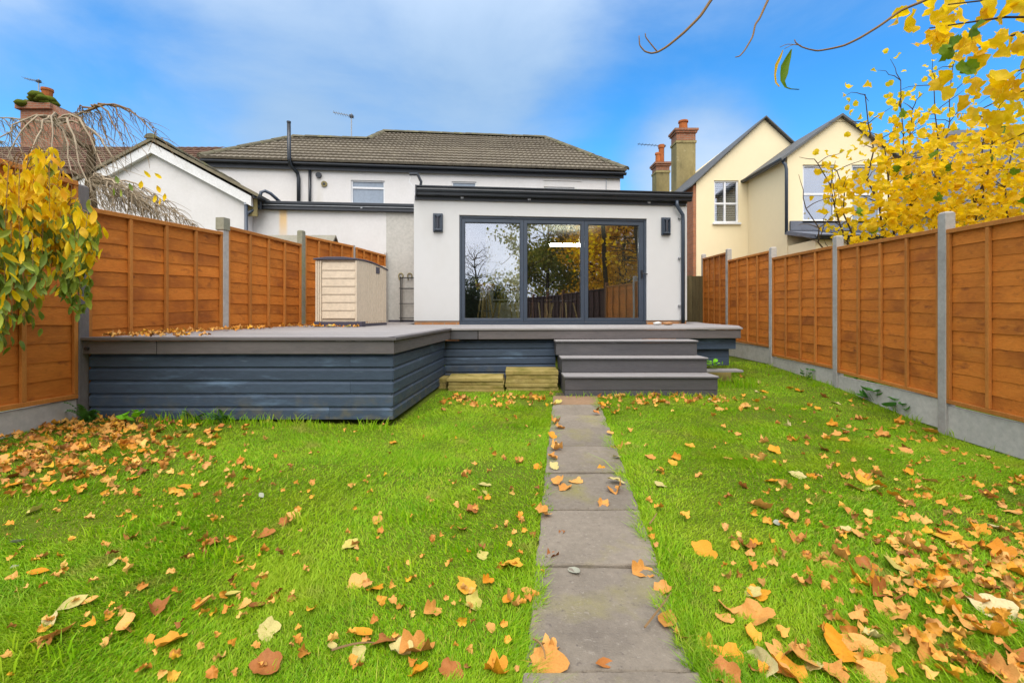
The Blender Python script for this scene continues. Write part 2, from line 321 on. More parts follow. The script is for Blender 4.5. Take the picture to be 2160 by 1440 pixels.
M['shed'] = pmat('beige_shed_plastic', (0.66, 0.545, 0.40), (0.63, 0.52, 0.38), scale=2, rough=0.5, spec=0.35, bump=0.05, bscale=120, jitter=0.0,
                 stain=[((0.57, 0.47, 0.34), 1.5, 0.6, 0.9, (1, 1, 0.4))])
M['shed_dark'] = pmat('dark_purple_shed_plastic', (0.070, 0.062, 0.085), (0.055, 0.050, 0.07), scale=2, rough=0.5, spec=0.35, bump=0.05, jitter=0)
M['black_iron'] = pmat('black_wrought_iron', (0.014, 0.014, 0.016), (0.022, 0.021, 0.021), scale=8, rough=0.5, spec=0.4, bump=0.1, jitter=0)
M['galv'] = pmat('galvanised_steel', (0.42, 0.43, 0.44), (0.32, 0.33, 0.34), scale=8, rough=0.45, metal=0.6, bump=0.05, jitter=0)
M['bark'] = pmat('grey_brown_bark', (0.115, 0.080, 0.045), (0.075, 0.052, 0.030), scale=5, stretch=(3, 3, 0.7), rough=0.95, spec=0.05, bump=0.7, bscale=40, jitter=0.15)
M['twig'] = pmat('tan_twig', (0.27, 0.165, 0.075), (0.20, 0.12, 0.055), scale=3, rough=0.85, spec=0.1, bump=0, jitter=0.12, fineamt=0.1)
M['twig_grey'] = pmat('silver_twig', (0.36, 0.29, 0.20), (0.26, 0.20, 0.13), scale=4, rough=0.85, spec=0.1, bump=0, jitter=0.2, fineamt=0.1)
M['stem_green'] = pmat('green_stem', (0.13, 0.20, 0.03), (0.10, 0.15, 0.03), rough=0.7, jitter=0.1)
M['pebble_white'] = pmat('white_pebble', (0.66, 0.64, 0.60), (0.55, 0.53, 0.49), rough=0.7, scale=12, jitter=0)
M['pebble_tan'] = pmat('tan_pebble', (0.42, 0.20, 0.08), (0.32, 0.15, 0.06), rough=0.6, scale=12, jitter=0)
M['floor_in'] = pmat('oak_floor', (0.16, 0.10, 0.055), (0.12, 0.075, 0.04), scale=2, stretch=(1, 6, 1), rough=0.5, jitter=0)
M['wall_in'] = pmat('room_paint', (0.74, 0.76, 0.68), (0.72, 0.74, 0.66), scale=1, rough=0.9, bump=0, jitter=0)
M['room_shaded'] = pmat('shade_darkened_room_paint', (0.10, 0.10, 0.08), (0.09, 0.09, 0.07), scale=1, rough=0.9, bump=0, jitter=0)  # shade put into the colour so lamplight does not wash out the panes
M['wood_pale'] = pmat('pale_beech', (0.78, 0.58, 0.24), (0.70, 0.50, 0.19), scale=3, stretch=(4, 4, 1), rough=0.5, jitter=0.05)
M['wood_orange'] = pmat('orange_pine', (0.80, 0.36, 0.07), (0.72, 0.30, 0.06), scale=3, rough=0.4, jitter=0)
M['seat_dark'] = pmat('charcoal_seat', (0.03, 0.03, 0.035), (0.04, 0.04, 0.045), rough=0.6, jitter=0)
M['lamp_glass'] = pmat('smoked_lamp_lens', (0.03, 0.03, 0.04), (0.04, 0.04, 0.05), rough=0.15, spec=0.6, bump=0, jitter=0)
M['blind'] = pmat('white_blind', (0.72, 0.73, 0.75), (0.66, 0.67, 0.70), rough=0.6, bump=0, jitter=0)
M['louvre'] = pmat('white_shutter', (0.74, 0.74, 0.71), (0.68, 0.68, 0.66), rough=0.5, bump=0, jitter=0)
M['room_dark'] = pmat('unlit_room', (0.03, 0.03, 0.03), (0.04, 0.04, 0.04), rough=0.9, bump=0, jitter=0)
M['frosted'] = pmat('frosted_window', (0.26, 0.31, 0.37), (0.22, 0.27, 0.33), scale=1.5, rough=0.22, spec=0.8, bump=0.03, jitter=0)
M['glass_door'] = glassmat('reflective_door_glass', 0.26, (0.90, 0.93, 0.91), wav=0.10)
M['glass'] = glassmat('window_glass', 0.18, (0.85, 0.88, 0.90))
M['lightbar'] = pmat('white_lamp_body', (0.85, 0.85, 0.82), (0.85, 0.85, 0.82), rough=0.4, bump=0, jitter=0)

# ------------------------------------------------------------------ mesh helper and object bookkeeping
ORG = {}
class MB:
    def __init__(s): s.v = []; s.f = []
    def add(s, vs_, fs):
        o = len(s.v); s.v += [tuple(p) for p in vs_]; s.f += [[i + o for i in f] for f in fs]; return s
    def box(s, x0, x1, y0, y1, z0, z1):
        return s.add([(x0,y0,z0),(x1,y0,z0),(x1,y1,z0),(x0,y1,z0),(x0,y0,z1),(x1,y0,z1),(x1,y1,z1),(x0,y1,z1)],
                     [(0,3,2,1),(4,5,6,7),(0,1,5,4),(1,2,6,5),(2,3,7,6),(3,0,4,7)])
    def beam(s, p0, p1, w, h, up=(0,0,1)):
        p0 = Vector(p0); p1 = Vector(p1); d = (p1 - p0).normalized(); u = Vector(up)
        r = d.cross(u)
        if r.length < 1e-5: r = d.cross(Vector((1,0,0)))
        r.normalize(); u = r.cross(d).normalized(); r *= w / 2; u *= h / 2
        return s.add([p0-r-u, p0+r-u, p0+r+u, p0-r+u, p1-r-u, p1+r-u, p1+r+u, p1-r+u],
                     [(0,1,2,3),(4,7,6,5),(0,4,5,1),(1,5,6,2),(2,6,7,3),(3,7,4,0)])
    def prism(s, poly, a0, a1, axis='y'):
        n = len(poly)
        def P(p, a): return (p[0], a, p[1]) if axis == 'y' else (a, p[0], p[1]) if axis == 'x' else (p[0], p[1], a)
        vs_ = [P(p, a0) for p in poly] + [P(p, a1) for p in poly]
        fs = [list(range(n))[::-1], list(range(n, 2*n))] + [(i, (i+1) % n, n + (i+1) % n, n + i) for i in range(n)]
        return s.add(vs_, fs)
    def ring(s, x0, x1, z0, z1, l, r, t, b, y0, y1):
        o = [(x0,z0),(x1,z0),(x1,z1),(x0,z1)]; i = [(x0+l,z0+b),(x1-r,z0+b),(x1-r,z1-t),(x0+l,z1-t)]
        vs_ = [(p[0], y, p[1]) for y in (y0, y1) for p in o + i]
        fs = []
        for k in range(4):
            j = (k+1) % 4
            fs += [(k, j, 4+j, 4+k), (8+k, 12+k, 12+j, 8+j), (k, 8+k, 8+j, j), (4+k, 4+j, 12+j, 12+k)]
        return s.add(vs_, fs)
    def tube(s, pts, r, n=6, cap=True):
        pts = [Vector(p) for p in pts]; m = len(pts)
        rs = r if isinstance(r, (list, tuple)) else [r] * m
        ref = None; vs_ = []
        for i, p in enumerate(pts):
            d = (pts[min(i+1, m-1)] - pts[max(i-1, 0)])
            d = d.normalized() if d.length > 1e-9 else Vector((0,0,1))
            if ref is None:
                ref = d.orthogonal().normalized()
            else:
                ref = (ref - d * ref.dot(d)); ref = ref.normalized() if ref.length > 1e-6 else d.orthogonal().normalized()
            b = d.cross(ref)
            for k in range(n):
                a = 2 * math.pi * k / n
                vs_.append(p + (ref * math.cos(a) + b * math.sin(a)) * rs[i])
        fs = [(i*n+k, i*n+(k+1) % n, (i+1)*n+(k+1) % n, (i+1)*n+k) for i in range(m-1) for k in range(n)]
        if cap: fs += [list(range(n))[::-1], [(m-1)*n+k for k in range(n)]]
        return s.add(vs_, fs)
    def lathe(s, prof, n=14, c=(0,0,0)):
        vs_ = [(c[0]+r*math.cos(2*math.pi*k/n), c[1]+r*math.sin(2*math.pi*k/n), c[2]+z) for r, z in prof for k in range(n)]
        m = len(prof)
        fs = [(i*n+k, i*n+(k+1) % n, (i+1)*n+(k+1) % n, (i+1)*n+k) for i in range(m-1) for k in range(n)]
        fs += [list(range(n))[::-1], [(m-1)*n+k for k in range(n)]]
        return s.add(vs_, fs)
    def obj(s, name, mat, parent=None, smooth=False, bevel=0.0, kind=None, local=False):
        off = Vector((0,0,0)) if (local or parent is None) else ORG.get(parent.name, Vector((0,0,0)))
        me = bpy.data.meshes.new(name)
        me.from_pydata([(p[0]-off[0], p[1]-off[1], p[2]-off[2]) for p in s.v], [], s.f)
        bm = bmesh.new(); bm.from_mesh(me); bmesh.ops.recalc_face_normals(bm, faces=bm.faces); bm.to_mesh(me); bm.free()
        if smooth:
            for p in me.polygons: p.use_smooth = True
        me.materials.append(mat)
        o = bpy.data.objects.new(name, me); COL.objects.link(o)
        if parent is not None:
            o.parent = parent; ORG[o.name] = ORG.get(parent.name, Vector((0,0,0)))
        if bevel:
            b = o.modifiers.new('edge', 'BEVEL'); b.width = bevel; b.segments = 2; b.limit_method = 'ANGLE'; b.angle_limit = R(40)
        if kind: o['kind'] = kind
        return o

def thing(name, label, cat, loc=(0,0,0), rot=0.0, group=None, local=False):
    o = bpy.data.objects.new(name, None); COL.objects.link(o); o.empty_display_size = 0.1
    o.location = loc; o.rotation_euler = (0, 0, rot)
    o['label'] = label; o['category'] = cat
    if group: o['group'] = group
    ORG[o.name] = Vector((0,0,0)) if (local or rot) else Vector(loc)
    return o
def tag(o, label, cat, group=None):
    o['label'] = label; o['category'] = cat
    if group: o['group'] = group
    return o
def link_copy(me, name, parent=None, loc=(0,0,0), rot=(0,0,0), scale=(1,1,1)):
    o = bpy.data.objects.new(name, me); COL.objects.link(o)
    if parent is not None:
        o.parent = parent
        off = ORG.get(parent.name, Vector((0,0,0))); loc = (loc[0]-off[0], loc[1]-off[1], loc[2]-off[2])
    o.location = loc; o.rotation_euler = rot; o.scale = scale if isinstance(scale, (tuple, list)) else (scale,)*3
    return o

def np_mesh(name, verts, loops, starts, mat, parent=None, kind=None, smooth=False):
    me = bpy.data.meshes.new(name)
    me.vertices.add(len(verts)); me.vertices.foreach_set('co', np.asarray(verts, np.float32).ravel())
    me.loops.add(len(loops)); me.loops.foreach_set('vertex_index', np.asarray(loops, np.int32))
    me.polygons.add(len(starts)); me.polygons.foreach_set('loop_start', np.asarray(starts, np.int32))
    me.update(calc_edges=True); me.validate()
    if smooth: me.polygons.foreach_set('use_smooth', np.ones(len(starts), bool))
    me.materials.append(mat)
    o = bpy.data.objects.new(name, me); COL.objects.link(o)
    if parent is not None: o.parent = parent
    if kind: o['kind'] = kind
    return o
def rotm(n, tilt=0.5):
    """n random rotations: free yaw, tilt with the given spread"""
    yaw = rng.uniform(0, 2*np.pi, n); a = rng.normal(0, tilt, n); b = rng.normal(0, tilt, n)
    cy, sy, ca, sa, cb, sb = np.cos(yaw), np.sin(yaw), np.cos(a), np.sin(a), np.cos(b), np.sin(b)
    z, o = np.zeros(n), np.ones(n)
    Rz = np.stack([np.stack([cy,-sy,z],-1), np.stack([sy,cy,z],-1), np.stack([z,z,o],-1)], 1)
    Rx = np.stack([np.stack([o,z,z],-1), np.stack([z,ca,-sa],-1), np.stack([z,sa,ca],-1)], 1)
    Ry = np.stack([np.stack([cb,z,sb],-1), np.stack([z,o,z],-1), np.stack([-sb,z,cb],-1)], 1)
    return Rz @ Rx @ Ry
def scatter(name, tmpl, pos, rots, scl, mat, parent=None, kind='stuff'):
    """many copies of one small leaf template as one mesh"""
    tv, tf = tmpl; tv = np.asarray(tv); n = len(pos); k = len(tv)
    v = np.einsum('nij,kj->nki', rots, tv) * np.asarray(scl).reshape(n, 1, 1) + np.asarray(pos)[:, None, :]
    if parent is not None: v = v - np.array(ORG.get(parent.name, Vector((0,0,0))))
    fl = np.concatenate([np.asarray(f) for f in tf]); ln = np.array([len(f) for f in tf])
    loops = (fl[None, :] + (np.arange(n) * k)[:, None]).ravel()
    st = np.concatenate([[0], np.cumsum(ln)[:-1]])
    starts = (st[None, :] + (np.arange(n) * ln.sum())[:, None]).ravel()
    return np_mesh(name, v.reshape(-1, 3), loops, starts, mat, parent, kind)

# leaf templates (unit length about 1, lying in xy, curled in z)
def maple_leaf(seed, curl=0.5):
    q = random.Random(seed); n = 22; pts_ = [(0.0, -0.02)]
    lob = [0.32, 0.45, 0.36, 0.50, 0.39, 0.58, 0.39, 0.50, 0.36, 0.45, 0.32]
    lob = [v * q.uniform(0.8, 1.15) for v in lob]
    for f in (0.55, 1.0):
        for i in range(n):
            a = -math.pi/2 + 2*math.pi*(i + 0.5)/n
            t = ((i + 0.5)/n) * (len(lob) - 1); k = int(t); r = lob[k] + (lob[min(k+1, len(lob)-1)] - lob[k]) * (t - k)
            r *= q.uniform(0.84, 1.12) * f if f == 1.0 else f
            pts_.append((r*math.cos(a), r*math.sin(a)))
    ca, cb, ph = q.uniform(0.5, 1.4)*curl, q.uniform(-0.6, 1.0)*curl, q.uniform(0, 3)
    p1, p2 = q.uniform(0, 6), q.uniform(0, 6)
    out = []
    for i, (x, y) in enumerate(pts_):
        u = x*math.cos(ph) + y*math.sin(ph); w = -x*math.sin(ph) + y*math.cos(ph)
        rr = math.hypot(x, y)
        z = ca*abs(u)**1.6 + cb*w*w + curl*(0.07*math.sin(8*x+p1)*math.cos(7*y+p2) + 0.13*rr*math.sin(5*math.atan2(y, x)+p1)) + 0.05*curl*q.uniform(-1, 1)
        k = 1 - 0.30*curl*min(1, abs(u)*1.5)
        out.append((x*(1 + (k-1)*abs(math.cos(ph))), y*(1 + (k-1)*abs(math.sin(ph))), z))
    fs = [(0, 1+i, 1+(i+1) % n) for i in range(n)] + [(1+i, 1+n+i, 1+n+(i+1) % n, 1+(i+1) % n) for i in range(n)]
    m_ = len(out); c = out[1]     # stalk
    out += [(c[0]-0.008, c[1], c[2]), (c[0]+0.008, c[1], c[2]), (c[0]+0.03, c[1]-0.42, c[2]+0.04)]
    fs.append((m_, m_+1, m_+2))
    return out, fs
def oval_leaf(seed, w=0.30, curl=0.4, fold=0.25):
    q = random.Random(seed); rows = [(-0.5, 0.02), (-0.3, 0.75), (-0.05, 1.0), (0.2, 0.8), (0.38, 0.4), (0.5, 0.03)]
    vs_, fs = [], []
    tw = q.uniform(-0.5, 0.5)
    for y, k in rows:
        z = curl*(y*y)*q.uniform(0.8, 1.2); hw = w*k*q.uniform(0.9, 1.1)
        for sx in (-1, 0, 1):
            vs_.append((sx*hw*0.5*1.0 + tw*0.1*y, y, z + abs(sx)*fold*hw + sx*tw*hw*y))
    for r_ in range(len(rows)-1):
        for c in range(2):
            a = r_*3 + c; fs.append((a, a+1, a+4, a+3))
    return vs_, fs
def mesh_of(name, tmpl, mat, smooth=True):
    me = bpy.data.meshes.new(name); me.from_pydata(tmpl[0], [], tmpl[1]); me.materials.append(mat)
    if smooth:
        for p in me.polygons: p.use_smooth = True
    return me

# ------------------------------------------------------------------ ground, lawn, path
def gz(x, y):
    x = np.asarray(x, float); y = np.asarray(y, float)
    z = 0.018 * (np.minimum(y, 7.5) - 1.5)
    z = z + 0.030 * np.maximum(0, -x - 0.6)
    f = np.clip((6.9 - y) / 2.2, 0, 1)
    z = z - 0.072 * np.maximum(0, np.minimum(x, 6) - 2.0) * f
    z = z + 0.03 * np.maximum(0, x - 3.0) * np.clip((y - 6.9) / 1.6, 0, 1)
    return z + 0.010 * np.sin(2.1*x + 0.7) * np.cos(1.7*y)
def g(x, y): return float(gz(x, y))
def path_c(y): return 0.16 + 0.112 * y
F_, H_ = 960.0, 655.0
def on_lawn(px, py):
    """where the sight line through this photo point meets the lawn (only to find metre positions)"""
    lo, hi = 0.5, 14.0
    for _ in range(40):
        d = (lo + hi) / 2; z = 1.2 - (py - H_)/F_*d
        if z > g((px-1080)/F_*d, d): lo = d
        else: hi = d
    return ((px-1080)/F_*lo, lo)

me_x = np.linspace(-7, 8, 61); me_y = np.linspace(-4, 11, 61)
GX, GY = np.meshgrid(me_x, me_y, indexing='ij'); GZ = gz(GX, GY)
idx = np.arange(61*61).reshape(61, 61)
quads = np.stack([idx[:-1, :-1], idx[1:, :-1], idx[1:, 1:], idx[:-1, 1:]], -1).reshape(-1, 4)
lawn = np_mesh('lawn', np.stack([GX, GY, GZ], -1).reshape(-1, 3), quads.ravel(), np.arange(len(quads))*4, M['soil'], kind='structure', smooth=True)
MB().add([(-900,-900,-0.75),(900,-900,-0.75),(900,900,-0.75),(-900,900,-0.75)], [(0,1,2,3)]).obj('ground', M['far_ground'], kind='structure')

pth = MB()
for i in range(14):
    y0 = 0.3 + i*0.42; y1 = y0 + 0.42
    pth.add([(path_c(y0)-0.26, y0, g(path_c(y0), y0)+0.004), (path_c(y0)+0.26, y0, g(path_c(y0), y0)+0.004),
             (path_c(y1)+0.26, y1, g(path_c(y1), y1)+0.004), (path_c(y1)-0.26, y1, g(path_c(y1), y1)+0.004)], [(0,1,2,3)])
path = pth.obj('path', M['sand'], kind='structure')
slab_y = [0.31, 0.91, 1.51, 2.11, 2.67, 3.23, 3.81, 4.40, 4.93, 5.44]
for i, y0 in enumerate(slab_y):
    y1 = (slab_y + [5.93])[i+1] - 0.014
    hw = 0.285; a = 0.0; n = 9
    t = MB(); yc = (y0+y1)/2; zc = g(path_c(yc), yc) + 0.012 + rnd.uniform(-0.004, 0.004); tl = rnd.uniform(-0.006, 0.006)
    ring_ = []
    for (ua, va, ub, vb) in ((-1,0,1,0), (1,0,1,1), (1,1,-1,1), (-1,1,-1,0)):
        for k in range(n):
            f = k/n; u = ua + (ub-ua)*f; v = va + (vb-va)*f
            yy = y0 + (y1-y0)*v; jx = rnd.uniform(-0.006, 0.006); jy = rnd.uniform(-0.004, 0.004)
            ring_.append((path_c(yy) + u*hw + jx, yy + jy))
    m_ = len(ring_)
    top = [(x, y, zc + 0.018*(y-yc) + tl*(x-path_c(yc))) for x, y in ring_]
    ins = [(path_c(yc) + (x-path_c(yc))*0.985, yc + (y-yc)*0.985, z+0.006) for x, y, z in top]
    bot = [(x, y, zc-0.05) for x, y in ring_]
    t.add(bot + top + ins, [(k, (k+1) % m_, m_+(k+1) % m_, m_+k) for k in range(m_)] +
          [(m_+k, m_+(k+1) % m_, 2*m_+(k+1) % m_, 2*m_+k) for k in range(m_)] + [list(range(2*m_, 3*m_))])
    t.obj('paving_slab', M['slab_brown'] if i == len(slab_y)-1 else M['slab'], path, local=True)

# ------------------------------------------------------------------ houses
HA = R(5.5)
def house_thing(name, label, cat): return thing(name, label, cat, (-0.9625, 8.8, 0), HA, local=True)
def hp(s, t, z):
    """house frame to world"""
    return Vector((-0.9625 + s*math.cos(HA) - t*math.sin(HA), 8.8 + s*math.sin(HA) + t*math.cos(HA), z))

def courses(parent, mat, P, n, gauge, left, right, lip=0.035, wave=0.15, amp=0.022, name='tile_course', step=0.05):
    """tiled slope: n overlapping corrugated courses; P(s, d) is the point at s along the eave and d up the slope, with normal"""
    for k in range(n):
        d0, d1 = k*gauge, (k+1)*gauge + 0.04
        l0, r0, l1, r1 = left(d0), right(d0), left(d1), right(d1)
        if r0 - l0 < 0.2: break
        m_ = max(3, int((r0-l0)/step)); vs_ = []; ofs = rnd.uniform(0, 0.04); jit = [rnd.uniform(-0.008, 0.008) for _ in range(m_+1)]
        for i in range(m_+1):
            s0 = l0 + (r0-l0)*i/m_; s1 = min(max(s0, l1), r1)
            w = amp*abs(math.sin(math.pi*(s0+ofs)/wave))**0.7
            p, nn = P(s0, d0 + jit[i]); q, _ = P(s1, d1)
            vs_ += [p + nn*0.002, p + nn*(lip + w), q + nn*(0.004 + w)]
        fs = []
        for i in range(m_):
            a = i*3; fs += [(a, a+1, a+4, a+3), (a+1, a+2, a+5, a+4)]
        MB().add(vs_, fs).obj(name, mat, parent)
def ridge_run(parent, mat, p0, p1, me=[None]):
    p0, p1 = Vector(p0), Vector(p1); d = p1 - p0; n = max(1, round(d.length/0.42)); L_ = d.length/n
    if me[0] is None:
        b = MB(); seg = 8; vs_ = []
        for y in (0.0, 0.44):
            for k in range(seg+1):
                a = math.pi*k/seg; r_ = 0.125 if y == 0 else 0.112
                vs_.append((r_*math.cos(a), y, r_*0.8*math.sin(a)))
        b.add(vs_, [(k, k+1, seg+2+k, seg+1+k) for k in range(seg)] + [list(range(seg+1))])
        o = b.obj('ridge_tile', mat); me[0] = o.data; bpy.data.objects.remove(o)
    q = d.to_track_quat('Y', 'Z').to_euler()
    for i in range(n):
        c = p0 + d*(i/n)
        o = link_copy(me[0], 'ridge_tile', parent, c, (q[0]+rnd.uniform(-.02,.02), q[1], q[2]+rnd.uniform(-.02,.02)), (1, L_/0.42, 1))
        o.data.materials[0] = mat

def gutter(parent, p0, p1, r=0.06, name='gutter', mat=None):
    b = MB(); p0, p1 = Vector(p0), Vector(p1); d = (p1-p0).normalized(); side = d.cross(Vector((0,0,1))).normalized()
    prof = [(-1, 0.1), (-1, -0.5), (-0.6, -1), (0.6, -1), (1, -0.5), (1, 0.1), (0.85, 0.1), (0.85, -0.4), (0.5, -0.85), (-0.5, -0.85), (-0.85, -0.4), (-0.85, 0.1)]
    n = len(prof); vs_ = [p + side*(a*r) + Vector((0,0,c*r)) for p in (p0, p1) for a, c in prof]
    b.add(vs_, [list(range(n)), list(range(n, 2*n))] + [(i, (i+1) % n, n+(i+1) % n, n+i) for i in range(n)])
    return b.obj(name, mat or M['black_pvc'], parent)

def window(parent, x0, x1, y, z0, z1, bars_x=(), bars_z=(), fw=0.055, glass=None, frame=None, sill=True, depth=0.06, face=-1):
    """frame part with pane sub-parts; faces -y (face=-1)"""
    fr = MB().ring(x0, x1, z0, z1, fw, fw, fw, fw, y-0.012, y+depth).obj('window', frame or M['white_pvc'], parent, bevel=0.006)
    xs = [x0+fw] + list(bars_x) + [x1-fw]; zs = [z0+fw] + list(bars_z) + [z1-fw]
    for bx in bars_x: MB().box(bx-0.028, bx+0.028, y-0.008, y+depth-0.004, z0+fw, z1-fw).obj('mullion', frame or M['white_pvc'], fr)
    for bz in bars_z: MB().box(x0+fw, x1-fw, y-0.006, y+depth-0.006, bz-0.028, bz+0.028).obj('transom', frame or M['white_pvc'], fr)
    for i in range(len(xs)-1):
        for j in range(len(zs)-1):
            MB().box(xs[i], xs[i+1], y+0.022, y+0.03, zs[j], zs[j+1]).obj('pane', glass or M['frosted'], fr)
    if sill: MB().box(x0-0.05, x1+0.05, y-0.12, y+0.02, z0-0.06, z0-0.002).obj('sill', frame or M['white_pvc'], parent, bevel=0.006)
    return fr

def cut(o, boxes):
    """real window openings"""
    for bx in boxes:
        c = MB().box(*bx).obj('cutter', M['room_dark']); m_ = o.modifiers.new('cut', 'BOOLEAN'); m_.operation = 'DIFFERENCE'; m_.object = c; m_.solver = 'EXACT'
        if o.parent: c.parent = o.parent; c.location = -ORG.get(o.name, Vector((0,0,0)))
        bpy.context.view_layer.update()
        me = bpy.data.meshes.new_from_object(o.evaluated_get(bpy.context.evaluated_depsgraph_get()))
        o.modifiers.clear(); o.data = me; bpy.data.objects.remove(c)

# ---- the house extension with the folding door
ext = house_thing('house_extension', 'white flat roofed house extension with grey glazed doors behind deck', 'building')
MB().prism([(-0.92,1.0),(-0.055,1.0),(-0.055,3.045),(3.69,3.045),(3.69,1.0),(4.535,1.0),(4.535,3.37),(-0.92,3.37)], 0, 0.28).obj('front_wall', M['render'], ext, bevel=0.006)
MB().box(-0.92, -0.64, 0.28, 5.0, 0.3, 3.37).obj('side_wall', M['render'], ext)
MB().box(4.255, 4.535, 0.28, 5.0, 0.3, 3.37).obj('side_wall', M['render'], ext)
MB().box(-0.91, -0.056, 0.014, 0.28, 0.5, 0.998).obj('brick_plinth', M['plinth_brick'], ext)
MB().box(3.692, 4.525, 0.014, 0.28, 0.5, 0.998).obj('brick_plinth', M['plinth_brick'], ext)
MB().prism([(-0.03,3.44),(5.0,3.62),(5.0,3.50),(0.285,3.372),(-0.03,3.372)], -0.90, 4.53, 'x').obj('roof', M['dark_slate'], ext)
fas = MB().box(-0.90, 4.50, -0.032, -0.002, 3.318, 3.47).obj('fascia', M['dark_fascia'], ext)
for s, z in ((0.0, 3.372), (1.30, 3.37), (3.72, 3.365)):
    MB().box(s-0.03, s+0.03, -0.06, -0.033, z-0.022, z+0.016).obj('clip', M['galv'], fas, bevel=0.004)
MB().prism([(-0.035,3.395),(-0.10,3.385),(-0.125,3.40),(-0.128,3.44),(-0.150,3.455),(-0.156,3.49),(-0.150,3.525),(-0.175,3.535),(-0.175,3.558),(-0.152,3.560),(-0.142,3.532),(-0.140,3.46),(-0.11,3.42),(-0.05,3.41),(-0.048,3.56),(-0.035,3.56)],
           -0.855, 4.575, 'x').obj('gutter', M['black_pvc'], ext)
MB().box(-0.875, -0.853, -0.178, -0.033, 3.385, 3.562).obj('gutter_end', M['black_pvc'], ext)
MB().tube([(-0.80,-0.02,3.53),(-0.78,-0.03,3.66),(-0.85,-0.03,3.80),(-1.00,-0.02,3.80)], 0.028, 6).obj('overflow_pipe', M['black_pvc'], ext)
MB().tube([(-0.98,-0.02,3.74),(-1.005,-0.03,3.66),(-0.93,-0.04,3.56),(-0.895,-0.03,3.45),(-0.905,-0.02,3.30)], 0.007, 5).obj('cable', M['white_pvc'], ext)
dp = MB().tube([(4.27,-0.10,3.40),(4.275,-0.10,3.30),(4.42,-0.06,3.12),(4.425,-0.055,3.0),(4.425,-0.055,0.945)], 0.036, 10).obj('downpipe', M['anthracite'], ext, smooth=True)
for z in (3.07, 2.26, 1.30):
    MB().box(4.34, 4.385, -0.05, -0.0, z-0.018, z+0.018).obj('pipe_clip', M['galv'], dp, bevel=0.004)
MB().tube([(4.385,-0.012,3.05),(4.385,-0.012,1.02)], 0.006, 5).obj('cable', M['white_pvc'], ext)

door = MB().ring(-0.053, 3.688, 0.942, 3.043, 0.038, 0.038, 0.045, 0.03, 0.035, 0.125).obj('folding_door', M['anthracite'], ext, bevel=0.004)
for (a, b, lw, rw) in ((-0.013, 1.2005, 0.062, 0.066), (1.2035, 2.4255, 0.068, 0.070), (2.4285, 3.648, 0.072, 0.098)):
    MB().ring(a, b, 0.975, 2.996, lw, rw, 0.078, 0.072, 0.05, 0.11).obj('door_leaf', M['anthracite'], door, bevel=0.006)
    MB().box(a+lw-0.008, b-rw+0.008, 0.082, 0.089, 1.039, 2.926).obj('glass_pane', M['glass_door'], door)
    MB().ring(a+lw-0.002, b-rw+0.002, 1.045, 2.920, 0.012, 0.012, 0.012, 0.012, 0.066, 0.081).obj('glazing_bead', M['black_pvc'], door)
MB().box(3.585, 3.615, 0.02, 0.048, 1.86, 2.02).obj('handle_plate', M['black_iron'], door, bevel=0.004)
MB().tube([(3.60,0.02,1.94),(3.60,-0.015,1.94),(3.66,-0.02,1.94),(3.70,-0.02,1.935)], 0.010, 6).obj('handle', M['black_iron'], door)
MB().box(-0.053, 3.688, 0.0, 0.034, 0.925, 0.955).obj('threshold', M['anthracite'], ext)
# room inside
MB().box(-0.64, 4.255, 0.28, 4.995, 0.88, 0.938).obj('room_floor', M['floor_in'], ext)
MB().box(-0.64, 4.255, 0.285, 4.995, 3.20, 3.36).obj('room_ceiling', M['room_shaded'], ext)
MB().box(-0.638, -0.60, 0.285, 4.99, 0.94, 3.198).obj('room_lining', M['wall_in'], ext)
MB().box(4.215, 4.253, 0.285, 4.99, 0.94, 3.198).obj('room_lining', M['room_shaded'], ext)
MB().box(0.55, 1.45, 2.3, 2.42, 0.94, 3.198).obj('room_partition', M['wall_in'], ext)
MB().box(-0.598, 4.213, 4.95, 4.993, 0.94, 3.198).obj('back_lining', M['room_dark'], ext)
M['lit'] = bpy.data.materials.new('lit_lamp_tube'); M['lit'].use_nodes = True
M['lit'].node_tree.nodes['Principled BSDF'].inputs['Emission Color'].default_value = (1, 0.96, 0.88, 1); M['lit'].node_tree.nodes['Principled BSDF'].inputs['Emission Strength'].default_value = 60
lb = thing('ceiling_light', 'lit white bar light hanging in the room behind the glass doors', 'lamp', tuple(hp(2.50, 2.0, 3.198)), HA, local=True)
MB().box(-0.42, 0.42, -0.04, 0.04, -0.44, -0.38).obj('lamp_body', M['lit'], lb, bevel=0.01)
for x in (-0.3, 0.3): MB().tube([(x,0,-0.37),(x,0,0)], 0.006, 5).obj('rod', M['galv'], lb)

